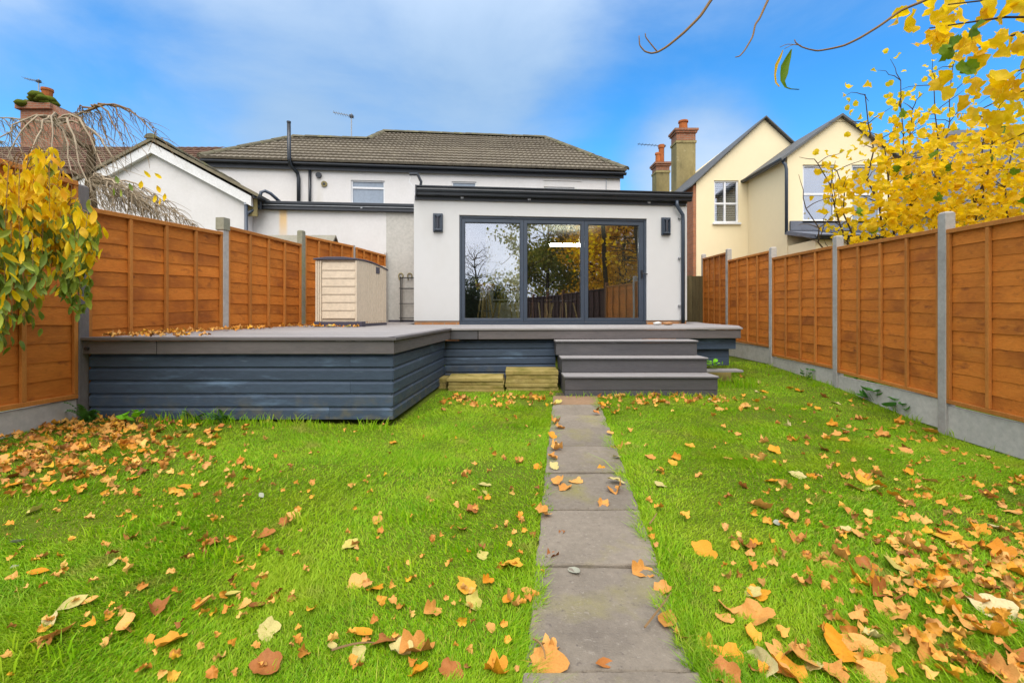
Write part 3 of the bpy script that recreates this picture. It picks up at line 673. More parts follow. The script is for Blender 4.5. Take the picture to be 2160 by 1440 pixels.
def stool(s, t, rot):
    o = thing('bar_stool', 'bar stool with orange wooden seat and pale legs behind the glass', 'stool', tuple(hp(s, t, 0.939)), rot, local=True)
    MB().lathe([(0.03,0.66),(0.10,0.68),(0.17,0.735),(0.185,0.755),(0.20,0.765),(0.20,0.80),(0.185,0.81)], 20).obj('seat', M['wood_orange'], o, smooth=False)
    for k in range(4):
        a = math.pi/4 + k*math.pi/2
        MB().tube([(0.07*math.cos(a),0.07*math.sin(a),0.70),(0.19*math.cos(a),0.19*math.sin(a),0)], [0.022,0.016], 8).obj('leg', M['wood_pale'], o)
    MB().tube([(0.14*math.cos(k*math.pi/8),0.14*math.sin(k*math.pi/8),0.25) for k in range(17)], 0.009, 6).obj('foot_ring', M['galv'], o)
stool(0.46, 0.42, 0.4)
def chair(s, t, rot, label):
    o = thing('dining_chair', label, 'chair', tuple(hp(s, t, 0.939)), rot, group='dark dining chairs behind the glass', local=True)
    MB().box(-0.22, 0.22, -0.21, 0.21, 0.43, 0.47).obj('seat', M['seat_dark'], o, bevel=0.012)
    MB().prism([(-0.20,0.50),(0.20,0.50),(0.18,0.82),(-0.18,0.82)], 0.205, 0.235).obj('backrest', M['seat_dark'], o, bevel=0.01)
    for x in (-1, 1):
        for y in (-1, 1):
            MB().tube([(0.15*x,0.15*y,0.43),(0.23*x,0.23*y,0)], [0.019,0.013], 7).obj('leg', M['wood_pale'], o)
chair(0.88, 0.55, 0.3, 'dark dining chair with pale legs beside the orange stool')
chair(1.50, 0.5, -0.5, 'dark dining chair with pale legs in front of white partition')
chair(2.10, 0.55, 0.9, 'dark dining chair with pale legs in line below the bar light')

tb = thing('dining_table', 'pale wooden dining table among dark chairs behind the glass', 'table', tuple(hp(1.25, 1.45, 0.939)), HA, local=True)
MB().box(-0.85, 0.75, -0.38, 0.38, 0.71, 0.75).obj('tabletop', M['wood_pale'], tb, bevel=0.008)
for x in (-0.78, 0.68):
    for y in (-0.31, 0.31): MB().box(x-0.03, x+0.03, y-0.03, y+0.03, 0, 0.709).obj('leg', M['wood_pale'], tb, bevel=0.004)

def wall_lamp(s, z, label):
    o = thing('wall_lamp', label, 'lamp', tuple(hp(s, 0, z)), HA, group='wall lamps either side of the doors', local=True)
    MB().box(-0.093, 0.093, -0.045, -0.001, -0.178, 0.178).obj('back_plate', M['anthracite'], o, bevel=0.008)
    MB().ring(-0.072, 0.072, -0.150, 0.150, 0.016, 0.016, 0.018, 0.018, -0.085, -0.046).obj('frame', M['anthracite'], o, bevel=0.005)
    MB().tube([(0,-0.064,-0.115),(0,-0.064,0.115)], 0.024, 10).obj('lens', M['lamp_glass'], o)
    MB().box(-0.034, 0.034, -0.082, -0.047, 0.112, 0.131).obj('lens_cap', M['anthracite'], o)
    MB().box(-0.034, 0.034, -0.082, -0.047, -0.131, -0.112).obj('lens_cap', M['anthracite'], o)
wall_lamp(-0.462, 2.885, 'dark grey wall lamp on white wall, shed side of the doors')
wall_lamp(4.08, 2.895, 'dark grey wall lamp on white wall beside the downpipe')

# ---- main house
mh = house_thing('main_house', 'white rendered two storey house with lichen covered hipped tile roof', 'house')
cut(MB().box(-7.35, 4.85, 5.0, 11.5, 0.0, 5.46).obj('wall', M['render_old'], mh), [(-3.335,-2.36,4.9,5.2,4.305,5.06), (-0.38,0.365,4.9,5.2,4.305,5.105), (2.435,3.395,4.9,5.2,4.305,5.015)])
MB().box(-7.40, 4.93, 4.90, 4.93, 5.30, 5.45).obj('fascia', M['dark_fascia'], mh)
MB().box(-7.38, 4.90, 4.93, 4.999, 5.36, 5.38).obj('soffit', M['dark_fascia'], mh)
gutter(mh, (-7.43, 4.835, 5.475), (4.98, 4.835, 5.45), 0.062)
TE, ZE, PT = 4.78, 5.50, 0.625
def rp(s, t): return (s, t, ZE + PT*(t-TE))
pts = [rp(-7.43,TE), rp(4.97,TE), rp(3.06,8.38), rp(-3.02,8.38), rp(-3.34,7.22), rp(-5.78,7.18),
       (-7.43,9.7,ZE), (4.97,12.0,ZE), (-3.02,12.0,ZE), (-7.43,9.7,ZE)]
roof = MB().add(pts, [(0,1,2,3,4,5), (0,5,6), (1,7,2), (2,7,8,3), (5,4,8,6), (3,8,4)]).obj('roof', M['tiles'], mh)
cs, sn = 1/math.hypot(1, PT), PT/math.hypot(1, PT)
nrm = Vector((0, -sn, cs))
def Pm(s, d): return Vector((s, TE-0.03 + d*cs, ZE + 0.02 + PT*(d*cs-0.03))), nrm
def left_m(d):
    t = TE + d*cs
    return -7.43 + (t-TE)*(1.65/2.40) if t < 7.2 else -3.34 + (t-7.22)*(0.32/1.16)
def right_m(d): return 4.97 - d*cs*(1.91/3.6)
courses(roof, M['tiles'], Pm, 13, 0.327, left_m, right_m, lip=0.062)
up = 0.05
for a, b in ((rp(-7.43,TE), rp(-5.78,7.18)), (rp(-5.78,7.18), rp(-3.34,7.22)), (rp(-3.34,7.22), rp(-3.02,8.38)), (rp(-3.02,8.38), rp(3.06,8.38)), (rp(4.97,TE), rp(3.06,8.38))):
    ridge_run(roof, M['ridge'], (a[0], a[1], a[2]+up), (b[0], b[1], b[2]+up))
window(mh, -3.34, -2.355, 5.05, 4.30, 5.065, bars_z=(4.845,), fw=0.045)
window(mh, -0.385, 0.37, 5.05, 4.30, 5.11, fw=0.045)
window(mh, 2.43, 3.40, 5.05, 4.30, 5.02, bars_x=(2.93,), fw=0.05)
MB().tube([(-4.985,4.70,6.56),(-4.975,4.70,5.55),(-4.955,4.72,5.36),(-4.83,4.92,5.20),(-4.80,4.93,5.05),(-4.80,4.93,3.7)], 0.052, 9).obj('soil_pipe', M['black_pvc'], mh, smooth=True)
MB().tube([(-4.985,4.70,6.56),(-4.985,4.70,6.60)], 0.058, 9).obj('pipe_cap', M['dark_fascia'], mh)
MB().tube([(-4.49,4.94,5.40),(-4.49,4.94,3.7)], 0.040, 8).obj('rainwater_pipe', M['black_pvc'], mh, smooth=True)
MB().tube([(-4.245,4.93,5.165),(-4.245,5.0,5.165)], 0.082, 16).obj('boiler_flue', M['black_pvc'], mh)
v = MB().tube([(-4.095,4.96,4.915),(-4.095,5.0,4.915)], 0.085, 16).obj('round_vent', M['stack_render'], mh)
MB().tube([(-4.095,4.945,4.915),(-4.095,4.958,4.915)], 0.035, 12).obj('vent_hub', M['dark_fascia'], v)
MB().tube([(3.60,4.99,5.18),(3.60,4.985,5.30),(3.58,4.985,5.42)], 0.008, 5).obj('cable', M['white_pvc'], mh)
MB().tube([(4.42,4.985,5.42),(4.40,4.985,5.1),(4.40,4.985,4.6)], 0.014, 5).obj('cable', M['galv'], mh)
MB().box(2.42, 3.62, 4.972, 4.998, 5.205, 5.222).obj('render_band', M['render_old'], mh)
ae = thing('tv_aerial', 'grey television aerial on mast above the hipped roof', 'aerial', tuple(hp(-3.93, 7.45, 6.7)), HA, local=True)
def aerial(o, h, boom, n, mat=M['galv'], tilt=0.12):
    MB().tube([(0,0,0),(0,0,h)], 0.022, 6).obj('mast', mat, o)
    MB().tube([(0.10,0,h-0.10),(-boom,0,h-0.10+tilt)], 0.014, 5).obj('boom', mat, o)
    for k in range(n):
        x = 0.05 - (boom+0.0)*k/max(1, n-1); z = h-0.10 + tilt*(-x/boom)
        MB().tube([(x,-0.16,z),(x,0.16,z)], 0.007, 4).obj('element', mat, o)
    MB().box(-0.06, 0.06, -0.05, 0.05, h-0.14, h-0.05).obj('bracket', M['dark_fascia'], o)
aerial(ae, 1.35, 0.62, 8)

# ---- single storey wing with flat roof
fw = house_thing('flat_roofed_wing', 'white pebble rendered single storey wing with dark fascia behind shed', 'building')
MB().box(-4.77, -0.925, 1.8, 4.995, 0.2, 3.45).obj('wall', M['render_stained'], fw)
MB().box(-1.75, -0.926, 1.786, 1.802, 0.2, 3.44).obj('render_panel', M['render_patch'], fw)
MB().box(-1.70, -0.927, 1.765, 1.785, 0.8, 0.985).obj('plinth', M['shed_dark'], fw)
MB().box(-4.46, -0.926, 1.70, 4.99, 3.452, 3.60).obj('roof', M['dark_fascia'], fw)
MB().box(-4.47, -0.926, 1.655, 1.70, 3.555, 3.625).obj('gutter', M['black_pvc'], fw, bevel=0.01)
MB().box(-4.45, -0.926, 1.672, 1.699, 3.53, 3.545).obj('drip_edge', M['galv'], fw)
MB().tube([(-4.44,1.63,3.42),(-4.44,1.63,3.66),(-4.42,1.64,3.80),(-4.35,1.68,3.84),(-4.26,1.75,3.80),(-4.10,1.85,3.64)], 0.036, 9).obj('overflow_pipe', M['anthracite'], fw, smooth=True)
MB().box(-2.30, -2.26, 1.68, 1.699, 3.50, 3.535).obj('clip', M['galv'], fw)

# ---- white gabled neighbour
gb = house_thing('gabled_outhouse', 'white rendered gabled outhouse with mossy roof edge beyond fence', 'building')
MB().prism([(-9.2,0.2),(-4.66,0.2),(-4.66,3.70),(-6.53,4.70),(-9.2,3.06)], 1.5, 4.99).obj('wall', M['render_old'], gb)
MB().prism([(-6.53,4.735),(-4.52,3.655),(-4.52,3.44),(-6.53,4.52)], 1.40, 1.498).obj('barge_board', M['white_board'], gb)
MB().prism([(-9.2,3.10),(-6.532,4.735),(-6.532,4.52),(-9.2,2.885)], 1.40, 1.498).obj('barge_board', M['white_board'], gb)
r1 = MB().prism([(-6.50,4.835),(-4.34,3.690),(-4.36,3.63),(-6.50,4.765)], 1.36, 4.98).obj('roof_slope', M['mossy_tiles'], gb)
r2 = MB().prism([(-9.3,3.15),(-6.502,4.835),(-6.502,4.765),(-9.3,3.08)], 1.36, 4.98).obj('roof_slope', M['mossy_tiles'], gb)
ridge_run(r1, M['ridge'], (-6.50,1.34,4.81), (-6.50,4.9,4.81))
gutter(gb, (-4.36,1.24,3.64), (-4.36,1.62,3.64), 0.06)
MB().tube([(-4.64,1.44,3.47),(-4.64,1.44,0.5)], 0.036, 9).obj('downpipe', M['anthracite'], gb, smooth=True)
MB().tube([(-4.46,1.62,3.50),(-4.50,1.58,3.42),(-4.62,1.46,3.30),(-4.64,1.44,3.20)], 0.032, 8).obj('drain_branch', M['anthracite'], gb, smooth=True)
MB().tube([(-4.64,1.44,3.47),(-4.64,1.44,3.52)], 0.046, 9).obj('pipe_collar', M['galv'], gb)
MB().box(-4.657, -4.45, 1.52, 1.56, 3.25, 3.62).obj('side_board', M['stack_render'], gb)

# ---- brick house far behind the gable
bh = thing('brick_terrace', 'brown tiled brick house with chimney far behind white gable', 'house', (-14, 16, 0))
MB().box(-24, -10.2, 13.6, 18.6, -0.7, 5.5).obj('wall', M['brick'], bh)
MB().prism([(13.6,5.48),(18.6,5.48),(16.1,6.80)], -10.40, -10.2, 'x').obj('gable_wall', M['brick_orange'], bh)
rb = MB().prism([(13.3,5.35),(16.1,6.95),(18.9,5.35),(18.9,5.2),(16.1,6.80),(13.3,5.2)], -24, -10.1, 'x').obj('roof', M['tiles_brown'], bh)
_c, _s = 2.8/math.hypot(2.8,1.6), 1.6/math.hypot(2.8,1.6)
courses(rb, M['tiles_brown'], lambda s, d: (Vector((s, 13.3 + d*_c, 5.36 + d*_s)), Vector((0,-_s,_c))), 10, 0.32, lambda d: -23.9, lambda d: -10.12, wave=0.24, amp=0.03, step=0.12)
ch = MB().add([(-17.5,16.2,5.5),(-15.75,16.2,5.5),(-15.75,17.2,5.5),(-17.5,17.2,5.5),(-17.5,16.2,8.1),(-15.75,16.2,7.7),(-15.75,17.2,7.7),(-17.5,17.2,8.1),
               (-17.5,16.2,8.7),(-16.3,16.2,8.5),(-16.3,17.2,8.5),(-17.5,17.2,8.7)],
              [(0,1,5,4),(1,2,6,5),(2,3,7,6),(3,0,4,7),(4,5,9,8),(5,6,10,9),(6,7,11,10),(7,4,8,11),(8,9,10,11)]).obj('chimney', M['brick'], bh)
MB().box(-17.6, -16.35, 16.1, 17.3, 8.35, 8.55).obj('chimney_cap', M['brick'], ch)
mo = MB()
for k in range(26):
    x, y, z = rnd.uniform(-17.6,-16.5), rnd.uniform(16.05,16.8), rnd.uniform(8.5,8.85); r_ = rnd.uniform(0.12,0.24)
    mo.lathe([(0.02,-r_*0.6),(r_*0.8,-r_*0.3),(r_,0),(r_*0.7,r_*0.45),(0.02,r_*0.6)], 8, (x,y,z))
mo.obj('moss', M['moss'], ch, kind='stuff', smooth=True)
MB().lathe([(0.17,0),(0.16,0.05),(0.145,0.3),(0.16,0.55),(0.185,0.58),(0.18,0.66),(0.14,0.66)], 12, (-16.95,16.6,8.62)).obj('chimney_pot', M['terracotta'], ch, smooth=False)
a2 = thing('tv_aerial', 'thin television aerial on mast beside mossy chimney', 'aerial', (-18.2, 17.5, 6.0))
ORG[a2.name] = Vector((0,0,0)); aerial(a2, 4.1, 0.55, 6)

# ---- cream house beyond the gate
ch_ = thing('cream_house', 'cream rendered house with two gables beyond the fence', 'house', (7.5, 14, 0))
MB().prism([(5.67,-0.7),(9.85,-0.7),(9.85,5.14),(7.76,7.08),(5.67,5.14)], 14.0, 22.0).obj('wall', M['cream'], ch_)
cut(bpy.data.objects[[o.name for o in ch_.children if o.name.startswith('wall')][0]], [(6.216,6.971,13.9,14.22,3.90,5.20)])
MB().box(5.585, 5.668, 14.02, 21.9, -0.7, 5.06).obj('brick_side_wall', M['brick_orange'], ch_)
def slope_(x0, z0, side):
    t = [(x0,13.88,z0),(7.76,13.88,7.15),(7.76,14.5,7.15),(x0,22.1,z0)]
    return MB().add(t + [(x, y, z-0.045) for x, y, z in t], [(0,1,2,3),(4,7,6,5),(0,4,5,1),(1,5,6,2),(2,6,7,3),(3,7,4,0)]).obj('roof_slope', M['dark_slate'], ch_)
slope_(5.45, 5.01, -1); slope_(10.05, 5.03, 1)
MB().prism([(7.26,-0.7),(10.04,-0.7),(10.04,5.30),(8.65,6.30),(7.26,5.30)], 12.0, 13.995).obj('wing_wall', M['cream'], ch_)
cut(bpy.data.objects[[o.name for o in ch_.children if o.name.startswith('wing_wall')][0]], [(7.665,8.545,11.9,12.22,3.555,5.045), (8.955,9.745,11.9,12.22,3.555,5.045)])
MB().prism([(7.05,5.19),(8.65,6.365),(8.65,6.30),(7.05,5.12)], 11.90, 14.6).obj('wing_roof_slope', M['dark_slate'], ch_)
MB().prism([(8.652,6.365),(10.25,5.22),(10.25,5.15),(8.652,6.30)], 11.90, 14.6).obj('wing_roof_slope', M['dark_slate'], ch_)
gutter(ch_, (7.10,11.9,5.19), (7.10,14.3,5.19), 0.07)
MB().tube([(7.11,11.98,5.16),(7.18,11.95,5.02),(7.20,11.94,4.9),(7.20,11.94,3.25)], 0.04, 8).obj('downpipe', M['anthracite'], ch_, smooth=True)
w1 = window(ch_, 6.212, 6.975, 14.05, 3.90, 5.205, bars_x=(6.565,), bars_z=(4.50,), fw=0.055, glass=M['glass'])
MB().box(6.23, 6.96, 14.20, 14.21, 3.91, 5.19).obj('shutter_backing', M['room_dark'], w1)
lv = MB()
for k in range(21):
    z = 3.985 + k*0.056
    lv.add([(6.268,14.10,z),(6.918,14.10,z),(6.918,14.145,z+0.030),(6.268,14.145,z+0.030)], [(0,1,2,3)])
lv.obj('shutter', M['louvre'], w1, kind='stuff')
w2 = window(ch_, 7.66, 8.55, 12.05, 3.55, 5.05, bars_z=(4.28,), fw=0.06, glass=M['glass'])
lv = MB()
for k in range(34):
    z = 3.62 + k*0.041
    lv.add([(7.72,12.09,z),(8.49,12.09,z),(8.49,12.103,z+0.039),(7.72,12.103,z+0.039)], [(0,1,2,3)])
lv.obj('blind', M['blind'], w2, kind='stuff')
w3 = window(ch_, 8.95, 9.75, 12.05, 3.55, 5.05, bars_z=(4.28,), fw=0.06, glass=M['frosted'])
MB().box(7.27, 10.0, 10.9, 11.98, -0.7, 2.9).obj('lean_to_wall', M['cream'], ch_)
MB().prism([(10.75,2.90),(11.985,3.20),(11.985,3.30),(10.75,3.0)], 7.18, 10.1, 'x').obj('lean_to_roof', M['lead'], ch_)
MB().box(7.31, 10.05, 11.93, 11.984, 3.305, 3.55).obj('lead_flashing', M['lead'], ch_)
for x in (7.9, 8.6, 9.3): MB().beam((x,10.75,3.02), (x,11.98,3.315), 0.03, 0.03).obj('lead_roll', M['lead'], ch_)
gutter(ch_, (7.16,10.72,2.98), (10.1,10.72,2.95), 0.05)

def stack(x0, x1, y, zb, zt, zr, pots, mat_pots):
    c = MB().box(x0, x1, y-0.3, y+0.3, zb, zr).obj('chimney', M['stack_render'], ch_)
    MB().box(x0-0.03, x1+0.03, y-0.33, y+0.33, zr, zr+0.09).obj('chimney_band', M['stack_render'], c)
    MB().box(x0, x1, y-0.3, y+0.3, zr+0.09, zt-0.16).obj('brick_neck', M['brick'], c)
    MB().box(x0-0.05, x1+0.05, y-0.35, y+0.35, zt-0.16, zt-0.08).obj('brick_course', M['brick'], c)
    MB().box(x0-0.09, x1+0.09, y-0.39, y+0.39, zt-0.08, zt).obj('chimney_cap', M['brick'], c)
    for x, h, r_ in pots:
        MB().lathe([(r_*1.05,0),(r_,0.05),(r_*0.92,h*0.8),(r_*1.15,h*0.84),(r_*1.1,h),(r_*0.8,h)], 12, (x,y,zt)).obj('chimney_pot', M['terracotta'], c)
stack(6.40, 7.14, 18.0, 4.5, 8.27, 7.72, [(6.77,0.42,0.17)], None)
stack(6.25, 6.82, 20.0, 4.5, 7.62, 7.17, [(6.42,0.5,0.12),(6.56,0.85,0.12)], None)
a3 = thing('tv_aerial', 'dark television aerial above the smaller chimney by cream house', 'aerial', (6.70, 20.1, 7.6))
ORG[a3.name] = Vector((0,0,0)); aerial(a3, 0.95, 1.15, 9, M['dark_fascia'], 0.10)

# ---- grey roofed house behind the yellow tree
gh = thing('slate_roofed_house', 'grey slate roofed house half hidden behind yellow tree', 'house', (16, 15, 0))
MB().box(12.2, 24, 13.5, 19.5, -0.7, 4.1).obj('wall', M['render_patch'], gh)
rg = MB().add([(11.8,13.1,4.0),(24.4,13.1,4.0),(24.4,19.9,4.0),(11.8,19.9,4.0),(15.6,16.5,7.75),(24.4,16.5,7.75)], [(0,1,5,4),(1,2,5),(2,3,4,5),(3,0,4)]).obj('roof', M['slate'], gh)
_c2, _s2 = 3.4/math.hypot(3.4,3.75), 3.75/math.hypot(3.4,3.75)
courses(rg, M['slate'], lambda s, d: (Vector((s, 13.08 + d*_c2, 4.0 + d*_s2)), Vector((0,-_s2,_c2))), 17, 0.29, lambda d: 11.8 + d*_c2*1.117, lambda d: 24.3, lip=0.016, wave=0.3, amp=0.006, step=0.15)
window(gh, 13.2, 14.2, 13.485, 2.6, 3.8, bars_x=(13.7,), fw=0.06)

# ---- shed roof over the fence on the far side
ns = thing('neighbour_shed', 'grey felted shed roof peeping over the fence behind beige shed', 'shed', (-4.3, 9.4, 0)); ORG[ns.name] = Vector((-4.3, 9.4, 0.20))
MB().prism([(8.75,0.2),(9.35,0.2),(9.35,2.55),(9.05,2.82),(8.75,2.55)], -5.3, -3.62, 'x').obj('wall', M['old_wood'], ns)
MB().prism([(8.62,2.50),(9.05,2.90),(9.05,2.86),(8.65,2.46)], -5.4, -3.50, 'x').obj('roof_slope', M['felt'], ns)
MB().prism([(9.052,2.90),(9.48,2.50),(9.45,2.46),(9.052,2.86)], -5.4, -3.50, 'x').obj('roof_slope', M['felt'], ns)
MB().prism([(8.66,2.46),(9.05,2.855),(9.44,2.46)], -3.60, -3.52, 'x').obj('gable_board', M['dark_timber'], ns)

# ------------------------------------------------------------------ fences
def fence_panel(p0, p1, zt0, zt1, height, face, label, group, wood='fence', bat='batten', bays=4, flat=None):
    """overlap panel from p0 to p1; face=+1/-1 gives the side carrying battens; every slat, batten and rail is a part"""
    p0, p1 = Vector((p0[0], p0[1])), Vector((p1[0], p1[1])); d = p1-p0; L_ = d.length; ang = math.atan2(d.y, d.x)
    zb = zt0 - height
    o = thing('lap_fence', label, 'fence', (p0.x, p0.y, zb), ang, group, local=True)
    dz = (zt1-zt0)/L_
    def sh(b):
        b.v = [(x, y*face, z + dz*x) for x, y, z in b.v]; return b
    nb = 12; pitch = (height-0.07)/nb; seg = 14
    for k in range(nb):
        z0 = 0.035 + k*pitch; top = z0 + pitch + 0.016
        b = MB(); lo = [rnd.uniform(-0.006, 0.004) for _ in range(seg+1)]
        for i in range(1, seg): lo[i] = (lo[i-1] + lo[i]*1.4)/2
        bow = rnd.uniform(-0.004, 0.004); vs_ = []
        pr = rnd.uniform(-0.002, 0.005)
        for i in range(seg+1):
            x = 0.012 + (L_-0.024)*i/seg
            zz = z0 + lo[i] + bow*math.sin(math.pi*i/seg)
            vs_ += [(x, -0.003, top), (x, 0.003, top), (x, 0.0095+pr, zz), (x, 0.003, zz)]
        fs = []
        for i in range(seg):
            a = i*4
            for q in range(4): fs.append((a+q, a+(q+1) % 4, a+4+(q+1) % 4, a+4+q))
        b.add(vs_, fs); sh(b).obj('slat', M[wood], o)
    for k in range(bays+1):
        x = 0.022 + (L_-0.044)*k/bays + (rnd.uniform(-0.015, 0.015) if 0 < k < bays else 0)
        w = 0.019
        sh(MB().box(x-w, x+w, 0.012, 0.042, 0.045, height-0.048)).obj('batten', M[bat], o, bevel=0.003)
    sh(MB().box(0.004, L_-0.004, -0.014, 0.046, height-0.045, height)).obj('top_rail', M[bat], o, bevel=0.004)
    sh(MB().box(0.004, L_-0.004, -0.010, 0.044, 0.0, 0.042)).obj('bottom_rail', M[bat], o, bevel=0.004)
    return o
def post(x, y, zt, ang, label, group, mat='concrete', w=0.10):
    z0 = g(x, y) - 0.1
    b = MB().box(-w/2, w/2, -w/2, w/2, 0, zt-z0-0.02)
    h = zt - z0
    b.add([(-w/2,-w/2,h-0.02),(w/2,-w/2,h-0.02),(w/2,w/2,h-0.02),(-w/2,w/2,h-0.02),(-w/2+.015,-w/2+.015,h),(w/2-.015,-w/2+.015,h),(w/2-.015,w/2-.015,h),(-w/2+.015,w/2-.015,h)],
          [(4,5,6,7),(0,1,5,4),(1,2,6,5),(2,3,7,6),(3,0,4,7)])
    o = b.obj('timber_post' if mat == 'post_wood' else 'fence_post' if mat == 'post_grey' else 'concrete_post', M[mat], bevel=0.006); o.location = (x, y, z0); o.rotation_euler = (0, 0, ang)
    return tag(o, label, 'fence post', group)
def gravel(p0, p1, zt, label, group, h=0.32):
    p0, p1 = Vector((p0[0], p0[1])), Vector((p1[0], p1[1])); d = p1-p0
    o = MB().box(0.0, d.length, -0.024, 0.024, -h, -0.002).obj('gravel_board', M['gravel_board'], bevel=0.006)
    o.location = (p0.x, p0.y, zt); o.rotation_euler = (0, 0, math.atan2(d.y, d.x))
    return tag(o, label, 'gravel board', group)
def trim(a, b, m=0.045):
    a, b = Vector(a), Vector(b); d = (b-a).normalized()*m
    return tuple(a+d), tuple(b-d)

# cream-house side, listed from the house end towards the camera and on behind it
RP = [(5.16,12.25,2.72), (4.95,10.4,2.61), (4.90,8.55,2.39), (4.80,6.70,2.30), (4.63,4.85,2.25), (4.47,3.02,2.16), (4.28,1.18,2.10), (4.08,-0.66,2.05), (3.9,-2.5,2.0), (3.72,-4.34,2.0), (3.54,-6.18,2.0)]
RT = [(2.60,2.54), (2.345,2.335), (2.185,2.165), (2.13,2.085), (2.055,2.03), (1.97,1.95), (1.92,1.9), (1.88,1.86), (1.85,1.85), (1.85,1.85)]
plab = ['short orange fence panel next to the weathered brown gate', 'orange fence panel second from the weathered brown gate', 'orange fence panel third from the weathered brown gate below cream house',
        'orange fence panel fourth from the weathered brown gate, below yellow tree', 'large orange fence panel cut by the photo edge below the yellow leaves']
qlab = ['slim concrete post at the weathered brown gate', 'concrete fence post second from the weathered brown gate', 'concrete fence post level with the deck steps, third from the gate',
        'concrete fence post fourth from the gate, above a tuft of dock leaves', 'tallest concrete fence post, standing nearest the yellow leaves']
glab = ['grey gravel board under the short panel by the gate', 'grey gravel board beside the end of the deck', 'grey gravel board under third panel from the gate',
        'long grey gravel board with green weeds along its foot', 'pale gravel board beyond the tallest concrete post']
GP = 'fence panels on the cream house side'; GQ = 'fence posts on the cream house side'; GB = 'gravel boards on the cream house side'
for i, (x, y, zt) in enumerate(RP):
    j = min(i, len(RP)-2); a, b = RP[j], RP[j+1]; ang = math.atan2(b[1]-a[1], b[0]-a[0])
    post(x, y, zt, ang, qlab[i] if i < 5 else 'concrete fence post seen only mirrored in the door glass', GQ if i < 5 else 'mirrored fence posts', 'concrete' if i < 5 else 'post_wood')
for i in range(len(RP)-1):
    a, b = trim(RP[i][:2], RP[i+1][:2]); za, zb = RT[i]
    far = i >= 5
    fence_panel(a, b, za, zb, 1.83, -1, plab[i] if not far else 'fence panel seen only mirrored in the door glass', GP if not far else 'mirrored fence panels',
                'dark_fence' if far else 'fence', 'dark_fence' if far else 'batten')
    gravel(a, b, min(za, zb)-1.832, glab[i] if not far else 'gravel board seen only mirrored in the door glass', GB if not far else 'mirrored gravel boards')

# shed side: from the wall towards the camera
LP = [(-2.86,10.30,2.52), (-3.25,9.32,2.55), (-3.68,7.95,2.60), (-3.97,6.25,2.43), (-4.20,4.42,2.42), (-4.34,2.58,2.45), (-4.4,0.74,2.3)]
LT = [(2.45,2.505), (2.52,2.52), (2.355,2.37), (2.27,2.215), (2.44,2.47), (2.4,2.4)]
LH = [1.6, 1.83, 1.83, 1.83, 2.08, 2.0]
lpl = ['low orange fence panel between beige shed roof and white wall', 'orange fence panel standing behind the beige shed', 'orange fence panel between the two mossy posts on deck',
       'wide orange fence panel behind the deck, next to hanging leafy shrub', 'orange fence panel behind the hanging yellow and green leaves', 'orange fence panel beyond the hanging leaves']
lql = ['slim post where the fence meets the white wall', 'slim grey fence post behind the beige shed', 'mossy concrete post just before the beige shed', 'concrete post with square wooden top behind the deck',
       'weathered post at the blue grey deck corner', 'post at the photo edge', 'post at the photo edge']
for i, (x, y, zt) in enumerate(LP[:6]):
    j = min(i, len(LP)-2); a, b = LP[j], LP[j+1]; ang = math.atan2(b[1]-a[1], b[0]-a[0])
    post(x, y, zt, ang, lql[i] if i < 5 else 'concrete fence post outside the picture beyond hanging leaves', 'fence posts on the shed side', 'concrete_moss' if i == 2 else 'post_grey' if i == 4 else 'concrete', 0.10 if i > 1 else 0.06)
cap = MB().box(-0.062, 0.062, -0.062, 0.062, 0, 0.17).obj('post_cap', M['concrete_moss'], bevel=0.006)
cap.location = (LP[3][0], LP[3][1], 2.30); cap.rotation_euler = (0, 0, 1.45); tag(cap, 'square mossy block capping the concrete post behind the deck', 'post cap')
for i in range(5):
    a, b = trim(LP[i][:2], LP[i+1][:2]); za, zb = LT[i]
    fence_panel(a, b, za, zb, LH[i], 1, lpl[i], 'fence panels on the shed side')
    if i >= 3:
        gravel(a, b, min(za, zb)-LH[i]-0.002, 'stained gravel board under the hanging leaves' if i == 4 else 'gravel board hidden behind the deck corner', 'gravel boards on the shed side', 0.34)

# weathered gate at the end of the passage
gt = thing('side_gate', 'weathered brown timber gate between white wall and orange fence', 'gate', (4.55, 12.2, 0))
for k in range(7):
    x = 4.42 + k*0.104
    MB().box(x, x+0.099, 12.2 + rnd.uniform(-.004,.004), 12.222, 0.5, 2.13 + rnd.uniform(-.01,.01)).obj('gate_board', M['old_wood'], gt, bevel=0.003)
MB().box(4.42, 5.14, 12.223, 12.26, 1.85, 1.94).obj('gate_rail', M['old_wood'], gt)
MB().box(4.42, 5.14, 12.223, 12.26, 0.9, 0.99).obj('gate_rail', M['old_wood'], gt)

# ------------------------------------------------------------------ deck, steps, stacked slabs
DZ = 0.940
dk = thing('raised_deck', 'raised grey timber deck with blue grey skirting and overhanging boards', 'deck', (-1.5, 6.5, 0))
